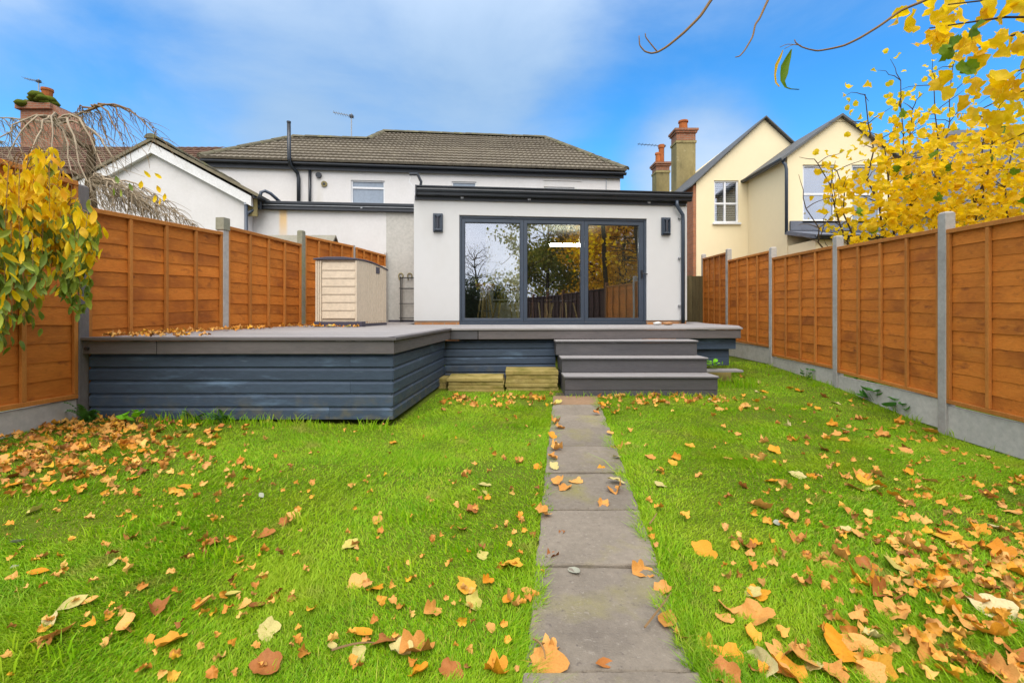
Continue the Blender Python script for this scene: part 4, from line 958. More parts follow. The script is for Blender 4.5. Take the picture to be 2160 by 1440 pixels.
# boards run across; lower apron (camera side) and house part
FL, FR = (-4.16, 4.40), (-1.14, 4.40); CI, CR = (-0.905, 6.70), (3.53, 7.02)
def edge_x(y): return FR[0] + (CI[0]-FR[0])*(y-FR[1])/(CI[1]-FR[1])
def left_x(y): return -4.12 + (y-4.42)*0.125 if y < 6.2 else -3.90 + (y-6.25)*0.17
def right_x(y): return 3.55 + min(0.40, max(0, (y-7.03)*0.45)) + max(0, y-9.2)*0.24
y = 4.385; k = 0
while y < 10.25:
    y1 = y + 0.140
    th = 0.028
    def cut(x): return CI[1] + (x-CI[0])*0.0722
    zt = DZ + rnd.uniform(-0.0015, 0.0015)
    if y1 < 6.72:
        xr = edge_x(y)+0.02, edge_x(y1)+0.02
    elif y < 6.98:
        xr = None
    else:
        xr = right_x(y), right_x(y1)
    if xr:
        b = MB().add([(left_x(y),y,zt-th),(xr[0],y,zt-th),(xr[1],y1,zt-th),(left_x(y1),y1,zt-th),(left_x(y),y,zt),(xr[0],y,zt),(xr[1],y1,zt),(left_x(y1),y1,zt)],
                     [(0,3,2,1),(4,5,6,7),(0,1,5,4),(1,2,6,5),(2,3,7,6),(3,0,4,7)])
        if y > 8.4:   # behind the house front: shed side and the side passage
            b = MB().box(left_x(y), -2.0 if y > 8.55 else -1.9, y, y1, zt-th, zt)
            MB().box(3.0 if y < 9.0 else 3.66, right_x(y), y, y1, zt-th, zt).obj('deck_board', M['deck'], dk, bevel=0.005)
        b.obj('deck_board', M['deck'], dk, bevel=0.005)
    else:
        # boards next to the slanted front edge of the house part
        x0 = CI[0] + (y-CI[1])/0.0722 if y > CI[1] else CI[0]
        xa = min(3.53, CI[0] + max(0.0, (y1-CI[1]))/0.0722)
        MB().add([(left_x(y),y,zt-th),(min(3.55, CI[0]+max(0.02,(y-CI[1])/0.0722)),y,zt-th),(xa+0.02,y1,zt-th),(left_x(y1),y1,zt-th),
                  (left_x(y),y,zt),(min(3.55, CI[0]+max(0.02,(y-CI[1])/0.0722)),y,zt),(xa+0.02,y1,zt),(left_x(y1),y1,zt)],
                 [(0,3,2,1),(4,5,6,7),(0,1,5,4),(1,2,6,5),(2,3,7,6),(3,0,4,7)]).obj('deck_board', M['deck'], dk, bevel=0.005)
    y = y1 + 0.005; k += 1
# nosing along the slanted front edge, fascia boards, skirting
def vboard(a, b, z0, z1, th, name, mat, bev=0.005, out=0.0):
    a, b = Vector((a[0], a[1], 0)), Vector((b[0], b[1], 0)); d = (b-a).normalized(); n_ = Vector((d.y, -d.x, 0))
    a, b = a + n_*out, b + n_*out
    vs_ = []
    for z in (z0, z1):
        vs_ += [a + Vector((0,0,z)), b + Vector((0,0,z)), b - n_*th + Vector((0,0,z)), a - n_*th + Vector((0,0,z))]
    return MB().add(vs_, [(0,3,2,1),(4,5,6,7),(0,1,5,4),(1,2,6,5),(2,3,7,6),(3,0,4,7)]).obj(name, mat, dk, bevel=bev)
def lerp2(a, b, f): return (a[0]+(b[0]-a[0])*f, a[1]+(b[1]-a[1])*f)
vboard(lerp2(FL,FR,-0.004), lerp2(FL,FR,1.004), DZ-0.030, DZ+0.003, 0.10, 'nosing', M['fascia'], 0.006, 0.022)
vboard((FR[0]+0.022,FR[1]-0.015), (CI[0]+0.022,CI[1]-0.03), DZ-0.030, DZ+0.003, 0.10, 'nosing', M['fascia'], 0.006, 0.0)
vboard(CI, CR, DZ-0.030, DZ+0.003, 0.12, 'nosing', M['deck'], 0.006, 0.02)
vboard(FL, lerp2(FL,FR,0.238), 0.780, DZ-0.034, 0.024, 'fascia_board', M['fascia'])
vboard(lerp2(FL,FR,0.240), FR, 0.780, DZ-0.034, 0.024, 'fascia_board', M['fascia'])
vboard((FR[0],FR[1]+0.026), CI, 0.780, DZ-0.034, 0.024, 'fascia_board', M['fascia'])
vboard(CI, lerp2(CI,CR,0.090), 0.775, DZ-0.034, 0.024, 'fascia_board', M['step_grey'])
vboard(lerp2(CI,CR,0.092), CR, 0.775, DZ-0.034, 0.024, 'fascia_board', M['fascia'])
vboard(CR, (3.92,7.90), 0.775, DZ-0.034, 0.024, 'fascia_board', M['fascia'])
bolt = MB().tube([(-4.10,4.376,0.834),(-4.10,4.399,0.834)], 0.018, 10).obj('bolt', M['black_iron'], dk)
SFL, SFR, SCI, SCR = (-4.13,4.45), (-1.165,4.45), (-1.00,6.80), (3.40,7.11)
def shiplap(a, b, z0, z1, cuts=()):
    """one skirting board: plain face with a slanted top lip that leaves a shadow groove"""
    fs_ = [0.0] + list(cuts) + [1.0]
    for i in range(len(fs_)-1):
        p, q = lerp2(a, b, fs_[i] + (0.0006 if i else 0)), lerp2(a, b, fs_[i+1])
        p, q = Vector((p[0],p[1],0)), Vector((q[0],q[1],0)); d = (q-p).normalized(); n_ = Vector((d.y,-d.x,0))
        prof = [(0.0,z0),(0.006,z0+0.004),(0.006,z1-0.036),(0.003,z1-0.031),(-0.014,z1-0.013),(-0.016,z1+0.003),(-0.026,z1+0.003),(-0.026,z0)]
        j = rnd.uniform(-0.0015, 0.0015)
        vs_ = [e + n_*(o_+j) + Vector((0,0,z)) for e in (p, q) for o_, z in prof]; n = len(prof)
        MB().add(vs_, [list(range(n)), list(range(n,2*n))] + [(i_, (i_+1) % n, n+(i_+1) % n, n+i_) for i_ in range(n)]).obj('skirting_board', M['skirt'], dk)
for k in range(5):
    z1 = 0.778 - k*0.1285
    cuts = {0: (0.86,), 2: (0.86,), 4: (0.79, 0.866)}.get(k, ())
    shiplap(SFL, SFR, z1-0.1275, z1, cuts)
    shiplap(SFR, SCI, z1-0.1275, z1, {1: (0.55,), 3: (0.30,), 4: (0.2, 0.34)}.get(k, ()))
for k in range(5):
    z1 = 0.748 - k*0.117
    shiplap(SCI, (0.66,6.917), z1-0.116, z1)
MB().box(-0.98, 0.64, 6.93, 6.95, 0.75, 0.90).obj('frame_timber', M['dark_timber'], dk)
vboard((2.55,7.045), (3.50,7.112), 0.60, 0.772, 0.03, 'skirting_board', M['skirt'])
vboard((2.55,7.105), (3.42,7.17), 0.47, 0.598, 0.03, 'skirting_board', M['skirt'])
vboard((2.55,7.105), (3.42,7.17), 0.340, 0.468, 0.03, 'skirting_board', M['skirt'])
vboard((2.75,7.02), (3.40,7.05), 0.05, 0.30, 0.04, 'base_timber', M['mossy_slab'])

st = thing('deck_steps', 'three wide grey timber steps leading from slab path to deck', 'steps', (1.7, 6.3, 0))
steps = [(0.695,2.69,5.95,0.344,0.115,0.31), (0.69,2.69,6.28,0.553,0.345,0.30), (0.64,2.68,6.59,0.768,0.555,0.26)]
for i, (x0, x1, y, zt, zb, going) in enumerate(steps):
    xr = 3.42 if i == 0 else x1
    if i == 0:
        MB().box(x0-0.012, x1+0.012, y-0.022, y+0.155, zt-0.028, zt).obj('tread', M['deck'], st, bevel=0.006)
        MB().box(x0-0.012, x1+0.012, y+0.160, y+going+0.06, zt-0.028, zt).obj('tread', M['deck'], st, bevel=0.006)
        MB().box(x1-0.1, 3.43, 6.74, 6.95, 0.285, 0.318).obj('side_ledge', M['deck'], st, bevel=0.006)
    else:
        MB().box(x0-0.012, x1+0.012, y-0.022, y+0.155, zt-0.028, zt).obj('tread', M['deck'], st, bevel=0.006)
        MB().box(x0-0.012, x1+0.012, y+0.160, y+going+0.06, zt-0.028, zt).obj('tread', M['deck'], st, bevel=0.006)
    MB().box(x0-0.012, x1+0.012, y-0.0225, y-0.0215+0.004, zt-0.027, zt-0.006).obj('nosing', M['step_grey'], st)
    r0 = zt-0.032-0.152 if i == 0 else zb+0.002
    MB().box(x0, x1, y, y+0.022, r0, zt-0.032).obj('riser', M['step_grey'], st, bevel=0.004)
    if i == 0:
        MB().box(x0-0.004, x1, y+0.004, y+0.022, 0.02, r0-0.006).obj('riser', M['step_grey'], st, bevel=0.004)
    MB().box(x0, x0+0.022, y+0.023, 6.89, 0.03 if i == 0 else zb, zt-0.032).obj('side_board', M['step_grey'], st, bevel=0.003)
    MB().box(x1-0.022, x1, y+0.023, 6.95, 0.03 if i == 0 else zb, zt-0.032).obj('side_board', M['step_grey'], st, bevel=0.003)

def slab_stack(x0, x1, y0, y1, zb, layers, what, group):
    z = zb; names = ['bottom', 'second', 'third', 'fourth', 'fifth']
    for i, th in enumerate(layers):
        j = lambda a=0.014: rnd.uniform(-a, a)
        b = MB(); n = 10; ring_ = []
        xa, xb, ya, yb = x0+j(), x1+j(), y0+j(0.012), y1+j()
        for (ax, ay, bx, by) in ((xa,ya,xb,ya),(xb,ya,xb,yb),(xb,yb,xa,yb),(xa,yb,xa,ya)):
            for k in range(n):
                f = k/n; ring_.append((ax+(bx-ax)*f + j(0.005), ay+(by-ay)*f + j(0.005)))
        m_ = len(ring_); xc, yc = (xa+xb)/2, (ya+yb)/2
        lv_ = [(0.985,z+0.001),(1.0,z+0.008),(1.0,z+th-0.010),(0.982,z+th-0.002)]
        vs_ = [(xc+(x-xc)*f, yc+(y-yc)*f, zz + (j(0.002) if k_ == 2 else 0)) for k_, (f, zz) in enumerate(lv_) for x, y in ring_]
        fs = [(r_*m_+k, r_*m_+(k+1) % m_, (r_+1)*m_+(k+1) % m_, (r_+1)*m_+k) for r_ in range(3) for k in range(m_)]
        fs += [list(range(m_))[::-1], list(range(3*m_, 4*m_))]
        o = b.add(vs_, fs).obj('stacked_slab', M['mossy_slab'])
        pos = 'topmost' if i == len(layers)-1 else names[i] + ' up' if i else 'lowest'
        tag(o, f'mossy yellow concrete slab, {pos} of {what}', 'slab', group)
        z += th
slab_stack(-0.885, -0.12, 6.25, 6.72, 0.075, [0.05, 0.045, 0.055, 0.05], 'the low stack by the deck', 'slabs of the low stack')
slab_stack(-0.085, 0.645, 6.36, 6.80, 0.075, [0.055, 0.055, 0.06, 0.055, 0.062], 'the tall stack against the steps', 'slabs of the tall stack')
slab_stack(-1.07, -0.92, 6.42, 6.74, 0.085, [0.10, 0.06], 'the narrow pile in the deck corner', 'slabs of the corner pile')

# ------------------------------------------------------------------ storage shed, rack, wall ornaments, pebbles
sh_o = thing('storage_shed', 'beige plastic storage shed with dark lid standing on the deck', 'shed', (-2.8, 7.25, DZ), 0.0)
sx0, sx1, sy0 = -3.14, -2.47, 7.25
fx, fy = 0.19, 1.05      # far end of the long side, slightly turned
def sp(u, v, z): return (sx0 + (sx1-sx0)*u + fx*v, sy0 + fy*v, z)
def sbox(u0, u1, v0, v1, z0, z1, name, mat, parent, bev=0.006, z1r=None):
    z1r = z1 if z1r is None else z1r
    vs_ = [sp(u0,v0,z0), sp(u1,v0,z0), sp(u1,v1,z0), sp(u0,v1,z0), sp(u0,v0,z1), sp(u1,v0,z1), sp(u1,v1,z1r), sp(u0,v1,z1r)]
    return MB().add(vs_, [(0,3,2,1),(4,5,6,7),(0,1,5,4),(1,2,6,5),(2,3,7,6),(3,0,4,7)]).obj(name, mat, parent, bevel=bev)
body = sbox(0.02, 0.993, 0.02, 0.98, DZ+0.08, 2.03, 'body', M['shed'], sh_o, z1r=1.97)
sbox(-0.01, 1.13, -0.02, 0.10, DZ, DZ+0.085, 'base_plinth', M['shed_dark'], sh_o)
sbox(0.0, 1.0, 0.10, 1.0, DZ, DZ+0.04, 'base_tray', M['shed_dark'], sh_o)
for k in range(7):   # louvred front boards
    z0 = DZ + 0.135 + k*0.128
    vs_ = [sp(0.17,-0.004,z0), sp(0.955,-0.004,z0), sp(0.955,0.004,z0+0.122), sp(0.17,0.004,z0+0.122), sp(0.17,0.03,z0), sp(0.955,0.03,z0), sp(0.955,0.03,z0+0.122), sp(0.17,0.03,z0+0.122)]
    MB().add(vs_, [(0,1,2,3),(0,4,5,1),(1,5,6,2),(2,6,7,3),(3,7,4,0),(4,7,6,5)]).obj('front_slat', M['shed'], sh_o, bevel=0.003)
for u in (0.015, 0.065, 0.115): sbox(u, u+0.04, -0.006, 0.03, DZ+0.085, 2.0, 'front_rib', M['shed'], sh_o, 0.004)
sbox(0.962, 1.0, -0.008, 0.03, DZ+0.085, 2.0, 'corner_rib', M['shed'], sh_o, 0.004)
for k in range(16):
    v0 = 0.035 + k*0.060
    sbox(0.985, 1.0, v0, v0+(0.024 if k < 5 else 0.042), DZ+0.045, 2.0, 'side_rib', M['shed'], sh_o, 0.004, 2.0-0.0)
sbox(1.0, 1.012, 0.60, 0.72, 1.845, 1.955, 'vent_hole', M['shed_dark'], sh_o, 0.002)
lid = MB(); n = 9; vs_ = []
for v in np.linspace(-0.03, 1.03, n):
    bulge = 0.055*math.sin(math.pi*min(1, max(0, v)))
    for u in (-0.02, 0.3, 0.7, 1.02):
        ub = 0.03*math.sin(math.pi*(u+0.02)/1.04)
        vs_.append(sp(u, v, 2.030 + ub + bulge*0.4 - 0.075*max(0, v)**1.5))
    for u in (1.02, -0.02): vs_.append(sp(u, v, 2.005 + bulge*0.4 - 0.075*max(0, v)**1.5))
fs = []
for i in range(n-1):
    for q in range(6): fs.append((i*6+q, i*6+(q+1) % 6, (i+1)*6+(q+1) % 6, (i+1)*6+q))
fs += [list(range(6)), [(n-1)*6+q for q in range(6)]]
lid.add(vs_, fs).obj('lid', M['shed_dark'], sh_o, bevel=0.008)

rk = thing('plant_rack', 'black iron plant rack standing against the white wall by shed', 'rack', tuple(hp(-1.25, 1.60, 0.938)), HA, local=True)
for x in (-0.14, 0.24):
    for y in (-0.10, 0.12):
        MB().tube([(x,y,0),(x,y,1.02 if x < 0 else 1.12)], 0.011, 6).obj('upright', M['black_iron'], rk)
for z in (0.10, 0.42, 0.76, 1.0):
    sf = MB().ring(-0.17, 0.26, -0.12, 0.14, 0.014, 0.014, 0.014, 0.014, z-0.006, z+0.006)
    sf.v = [(x, zz, y) for x, y, zz in sf.v]
    sf = sf.obj('shelf', M['black_iron'], rk)
    for q in range(5):
        xx = -0.11 + q*0.075
        MB().tube([(xx,-0.11,z),(xx,0.13,z)], 0.004, 4).obj('shelf_wire', M['black_iron'], sf)
for s, label in ((-1.42, 'curly pale wall hook above the rack, shed side'), (-1.22, 'curly pale wall hook above the rack, near extension corner')):
    c = hp(s, 1.765, 2.02)
    pts_ = [hp(s + 0.05*math.cos(a), 1.765, 2.0 + 0.055*math.sin(a)) for a in np.linspace(-1.3, 3.4, 12)] + [hp(s-0.03, 1.765, 1.90)]
    o = MB().tube(pts_, 0.012, 6).obj('wall_hook', M['stack_render']); tag(o, label, 'hook', 'wall hooks above the rack')
def pebble(x, y, z, sx, sy, sz, mat, label, seed):
    q = random.Random(seed); b = MB(); prof = [(0.05,-0.45),(0.75,-0.35),(1.0,0.0),(0.8,0.33),(0.3,0.52),(0.02,0.55)]
    b.lathe(prof, 14); b.v = [(p[0]*sx*(1+0.12*math.sin(3*p[1]+seed)), p[1]*sy, (p[2]+0.45)*sz*(1+0.08*math.sin(4*p[0]))) for p in b.v]
    o = b.obj('pebble', mat, smooth=True); o.location = (x, y, z); tag(o, label, 'pebble')
pebble(2.62, 8.2, DZ+0.002, 0.075, 0.06, 0.06, M['pebble_white'], 'white pebble on the deck beside the tan one', 1)
pebble(2.78, 8.12, DZ+0.002, 0.085, 0.065, 0.058, M['pebble_tan'], 'smooth tan pebble lying on the deck near downpipe', 2)

# ------------------------------------------------------------------ vegetation
AUT = [srgb(150,92,50), srgb(196,130,72), srgb(214,150,92), srgb(222,168,110)]
M['leaf_tan'] = leafmat('tan_fallen_leaf', [srgb(196,136,64), srgb(212,152,76), srgb(222,168,92), srgb(208,142,72)], trans=0.15)
M['leaf_orange'] = leafmat('orange_fallen_leaf', [srgb(212,138,28), srgb(224,156,38), srgb(216,146,46), srgb(228,172,58)], trans=0.2)
M['leaf_brown'] = leafmat('brown_fallen_leaf', [srgb(146,90,42), srgb(172,108,50), srgb(186,122,62)], trans=0.1)
M['leaf_pale'] = leafmat('pale_fallen_leaf', [srgb(196,182,120), srgb(190,178,88), srgb(206,190,140)], trans=0.15)
M['leaf_white'] = leafmat('whitish_fallen_leaf', [srgb(150,154,134), srgb(158,158,140)], trans=0.1)
M['litter'] = leafmat('leaf_litter', [srgb(160,100,44), srgb(212,158,90), srgb(218,150,44), srgb(190,124,54), srgb(228,166,58), srgb(212,150,76), srgb(232,186,98), srgb(138,86,42), srgb(222,158,50), srgb(216,166,92), srgb(226,170,40)], island=True, trans=0.15)
M['yellow_leaf'] = leafmat('yellow_maple_leaf', [srgb(232,186,10), srgb(244,208,18), srgb(238,198,12), srgb(248,216,40), srgb(226,176,14), srgb(240,204,14)], trans=0.58, patches=(0.85, 0.72, 0.4, 1))
M['green_leaf'] = leafmat('green_maple_leaf', [srgb(96,128,20), srgb(128,150,24), srgb(84,118,24)], trans=0.45, patches=(0.8, 0.9, 0.5, 1))
M['yellow_mass'] = leafmat('yellow_foliage', [srgb(238,198,14), srgb(248,218,34), srgb(228,182,14), srgb(246,210,22), srgb(206,190,34), srgb(242,204,16), srgb(250,224,56)], island=True, trans=0.58, patches=(0.85, 0.75, 0.4, 1))
M['shrub_yellow'] = leafmat('yellow_shrub_leaf', [srgb(240,192,14), srgb(246,210,24), srgb(226,200,30), srgb(240,178,44)], trans=0.4, patches=(0.8, 0.75, 0.4, 1))
M['shrub_green'] = leafmat('green_shrub_leaf', [srgb(100,128,40), srgb(140,160,50), srgb(118,138,72), srgb(164,172,60)], trans=0.35, patches=(0.8, 0.9, 0.6, 1))
M['shrub_yellow_mass'] = leafmat('yellow_shrub_foliage', [srgb(238,190,14), srgb(246,208,24), srgb(214,188,28), srgb(240,176,40), srgb(228,204,36)], island=True, trans=0.45, patches=(0.85, 0.8, 0.5, 1))
M['shrub_mass'] = leafmat('shrub_foliage', [srgb(94,122,40), srgb(140,158,50), srgb(112,134,66), srgb(160,166,56), srgb(86,112,46)], island=True, trans=0.35, patches=(0.8, 0.85, 0.5, 1))
M['weed_bright'] = leafmat('bright_weed_leaf', [srgb(130,196,30), srgb(110,176,30), srgb(150,206,50)], trans=0.35, patches=(0.85, 0.95, 0.6, 1))
M['weed_dark'] = leafmat('dock_leaf', [srgb(70,126,40), srgb(92,148,48), srgb(60,112,46)], trans=0.3, patches=(0.8, 0.9, 0.7, 1))
M['fern'] = leafmat('dark_fern_leaf', [srgb(64,112,46), srgb(84,132,48)], island=True, trans=0.3)
M['back_autumn'] = leafmat('autumn_crown', [srgb(190,130,30), srgb(160,120,40), srgb(210,150,30), srgb(180,110,30), srgb(150,130,44), srgb(220,160,30)], island=True, trans=0.5, patches=(0.8, 0.8, 0.6, 1))
M['back_olive'] = leafmat('olive_crown', [srgb(150,150,60), srgb(170,160,56), srgb(130,140,50), srgb(190,160,50)], island=True, trans=0.5, patches=(0.8, 0.85, 0.6, 1))
M['back_dark'] = leafmat('dark_hedge_crown', [srgb(60,78,48), srgb(80,90,56), srgb(52,66,44)], island=True, trans=0.3)
M['back_yellow'] = leafmat('golden_crown', [srgb(232,172,20), srgb(240,190,24), srgb(214,150,20)], island=True, trans=0.4)

# --- grass
M['grass'] = bpy.data.materials.new('grass_blade')
def grass_nodes(m):
    m.use_nodes = True; nt = m.node_tree; N = nt.nodes; L = nt.links
    b = N['Principled BSDF']; out = N['Material Output']; b.inputs['Roughness'].default_value = 0.55; b.inputs['Specular IOR Level'].default_value = 0.25
    gi = N.new('ShaderNodeNewGeometry'); cr = N.new('ShaderNodeValToRGB'); el = cr.color_ramp.elements
    cols = [srgb(112,164,8), srgb(144,190,10), srgb(98,150,8), srgb(156,196,16), srgb(128,178,6), srgb(168,194,30), srgb(108,160,10), srgb(190,186,74)]
    el[0].color = c4(cols[0]); el[1].color = c4(cols[-1])
    for i in range(1, len(cols)-1): e = el.new(i/(len(cols)-1)); e.color = c4(cols[i])
    L.new(gi.outputs['Random Per Island'], cr.inputs[0])
    tc = N.new('ShaderNodeTexCoord')
    def nz(sc, lo, hi):
        n = N.new('ShaderNodeTexNoise'); n.inputs['Scale'].default_value = sc; n.inputs['Detail'].default_value = 4
        L.new(tc.outputs['Object'], n.inputs['Vector']); r_ = N.new('ShaderNodeMapRange'); r_.inputs[1].default_value = lo; r_.inputs[2].default_value = hi
        L.new(n.outputs['Fac'], r_.inputs[0]); return r_.outputs[0]
    def mix(f, a, c, mode='MIX'):
        x = N.new('ShaderNodeMix'); x.data_type = 'RGBA'; x.blend_type = mode; L.new(f, x.inputs[0]); L.new(a, x.inputs[6]); x.inputs[7].default_value = c; return x.outputs[2]
    col = mix(nz(1.3, 0.47, 0.72), cr.outputs[0], (*srgb(166,188,36), 1))
    col = mix(nz(2.1, 0.52, 0.74), col, (0.62, 0.74, 0.62, 1), 'MULTIPLY')
    col = mix(nz(3.4, 0.61, 0.82), col, (*srgb(172,150,84), 1))
    L.new(col, b.inputs['Base Color'])
    tr = N.new('ShaderNodeBsdfTranslucent'); L.new(col, tr.inputs[0]); ms = N.new('ShaderNodeMixShader'); ms.inputs[0].default_value = 0.35
    L.new(b.outputs[0], ms.inputs[1]); L.new(tr.outputs[0], ms.inputs[2]); L.new(ms.outputs[0], out.inputs[0])
grass_nodes(M['grass'])

def lawn_ok(x, y):
    ok = np.abs(x - path_c(y)) > 0.258 + 0.022*np.sin(9*y + np.sign(x-path_c(y))) + 0.016*np.sin(23*y) + 0.012*np.sin(61*y)
    ok |= y > 5.93
    right = 4.85 - (6.7-y)*0.093
    ok &= x < np.where(y < 6.7, right - 0.06, 4.76 + (y-6.7)*0.05)
    ok &= x > -4.22 + (4.42-y)*0.05*-1
    deck = (y > 4.47) & (x < -1.13 + (y-4.4)*0.09)
    ok &= ~deck
    stepz = (x > 0.66) & (x < 2.72) & (y > 5.93); ok &= ~stepz
    ok &= ~((x > -1.1) & (x < 0.68) & (y > 6.30))
    ok &= ~((y > 7.12) & (x < 3.45))
    return ok
def sample_xy(n, y0, y1, power):
    u = rng.random(n); a = 1 - power
    y = (y0**a + u*(y1**a - y0**a))**(1/a)
    x = rng.uniform(-1.32, 1.32, n) * (y + 0.25)
    return x, y
bare = lambda x, y: 0.5 + 0.5*np.sin(1.3*x+2.0+0.8*np.sin(2.2*y))*np.sin(1.9*y+0.5*x) 
def make_grass(n, y0, y1, fine):
    x, y = sample_xy(n, y0, y1, 1.5)
    clump = rng.normal(0, 0.008, (2, n)); x = x + clump[0]; y = y + clump[1]
    k = lawn_ok(x, y)
    # thinner in the leaf covered corner and in a few worn patches
    corner = (x < -2.2) & (y > 2.9) & (rng.random(n) < np.clip(1.1*(-x-2.0)*0.5 + (y-3.3)*0.25, 0, 0.70))
    k &= ~corner
    worn = bare(x*1.3 + 0.4*np.sin(3*y), y*1.3 + 0.3*np.sin(4*x))
    k &= ~((worn > 0.80) & (rng.random(n) < np.clip((worn-0.80)*4, 0, 0.75)))
    x, y = x[k], y[k]; n = len(x)
    z = gz(x, y) - 0.004
    near = np.clip((np.abs(x-path_c(y)) - 0.26)/0.14, 0, 1)
    tuft = np.clip(np.sin(5.1*x+1.7*np.sin(3.3*y))*np.sin(4.3*y+1.1*np.sin(2.9*x)), 0, 1)
    low = np.clip(0.5 + 0.5*np.sin(1.7*x+1.1+0.9*np.sin(1.3*y))*np.cos(1.4*y+0.6*np.sin(2.1*x)), 0.35, 1)
    h = rng.uniform(0.010, 0.028, n) * (0.65 + 0.35*low + 0.75*tuft + 0.75*(1-near)*(y < 5.9))
    h *= np.where(rng.random(n) < 0.012, 2.2, 1.0)
    w = rng.uniform(0.0011, 0.0024, n) * (0.55 + 0.32*np.clip(y, 1.2, 7))
    a = rng.uniform(0, 2*np.pi, n); lean = rng.uniform(0.3, 1.5, n)*h
    flow = 2.2*np.sin(0.9*x+0.6*y) + 1.5*np.sin(2.3*x-1.7*y)
    lx = np.cos(a)*lean + 0.6*h*np.cos(flow); ly = np.sin(a)*lean + 0.6*h*np.sin(flow)
    toward = np.where((np.abs(x-path_c(y)) < 0.40) & (y < 5.9), -np.sign(x-path_c(y)), 0); lx = lx + toward*0.55*h
    b = rng.uniform(0, 2*np.pi, n); wx, wy = np.cos(b)*w, np.sin(b)*w
    mx, my, mz = x + lx*0.35, y + ly*0.35, z + h*0.62
    if fine:
        P = np.empty((n, 5, 3))
        P[:, 2] = np.stack([mx+wx*0.75, my+wy*0.75, mz], -1); P[:, 3] = np.stack([mx-wx*0.75, my-wy*0.75, mz], -1)
        fl, st, m_ = [0,1,2,3,3,2,4], [0,4], 5
    else:
        P = np.empty((n, 3, 3)); fl, st, m_ = [0,1,2], [0], 3
    P[:, 0] = np.stack([x-wx, y-wy, z], -1); P[:, 1] = np.stack([x+wx, y+wy, z], -1)
    P[:, -1] = np.stack([x+lx, y+ly, z + h*0.95], -1)
    loops = ((np.arange(n)*m_)[:, None] + np.array(fl)[None]).ravel()
    starts = ((np.arange(n)*len(fl))[:, None] + np.array(st)[None]).ravel()
    return np_mesh('grass', P.reshape(-1, 3), loops, starts, M['grass'], kind='stuff')
make_grass(480000, 1.05, 3.4, True)
make_grass(640000, 3.4, 9.2, False)

# --- fallen leaves: each big one is an object, the rest litter
leaf_me = {}
for kind in ('tan', 'orange', 'brown', 'pale', 'white'):
    leaf_me[kind] = [mesh_of('fallen_leaf', maple_leaf(i, c), M['leaf_'+kind]) for i, c in ((1,0.7),(2,1.0),(3,1.35),(4,0.5))] + \
                    [mesh_of('fallen_leaf', oval_leaf(i+9, 0.5, 0.8, 0.4), M['leaf_'+kind]) for i in range(2)]
n_leaf = [0]
def leaf(x, y, z, size, kind, label, group=None, shape=None, tilt=0.35, yaw=None):
    if n_leaf[0] >= 300: return
    n_leaf[0] += 1
    me = leaf_me[kind][rnd.randrange(4) if shape is None else shape]
    o = link_copy(me, 'fallen_leaf', None, (x, y, z), (rnd.gauss(0, tilt), rnd.gauss(0, tilt), rnd.uniform(0, 6.28) if yaw is None else yaw), (size*rnd.uniform(0.9, 1.1), size*rnd.uniform(0.8, 1.1), size*rnd.uniform(0.4, 0.85)))
    tag(o, label, 'leaf', group); return o
def leaf_at(px, py, size, kind, label, shape=None, up=0.03, yaw=None, tilt=0.25):
    x, y = on_lawn(px, py); leaf(x, y, g(x, y)+up, size, kind, label, None, shape, tilt, yaw)
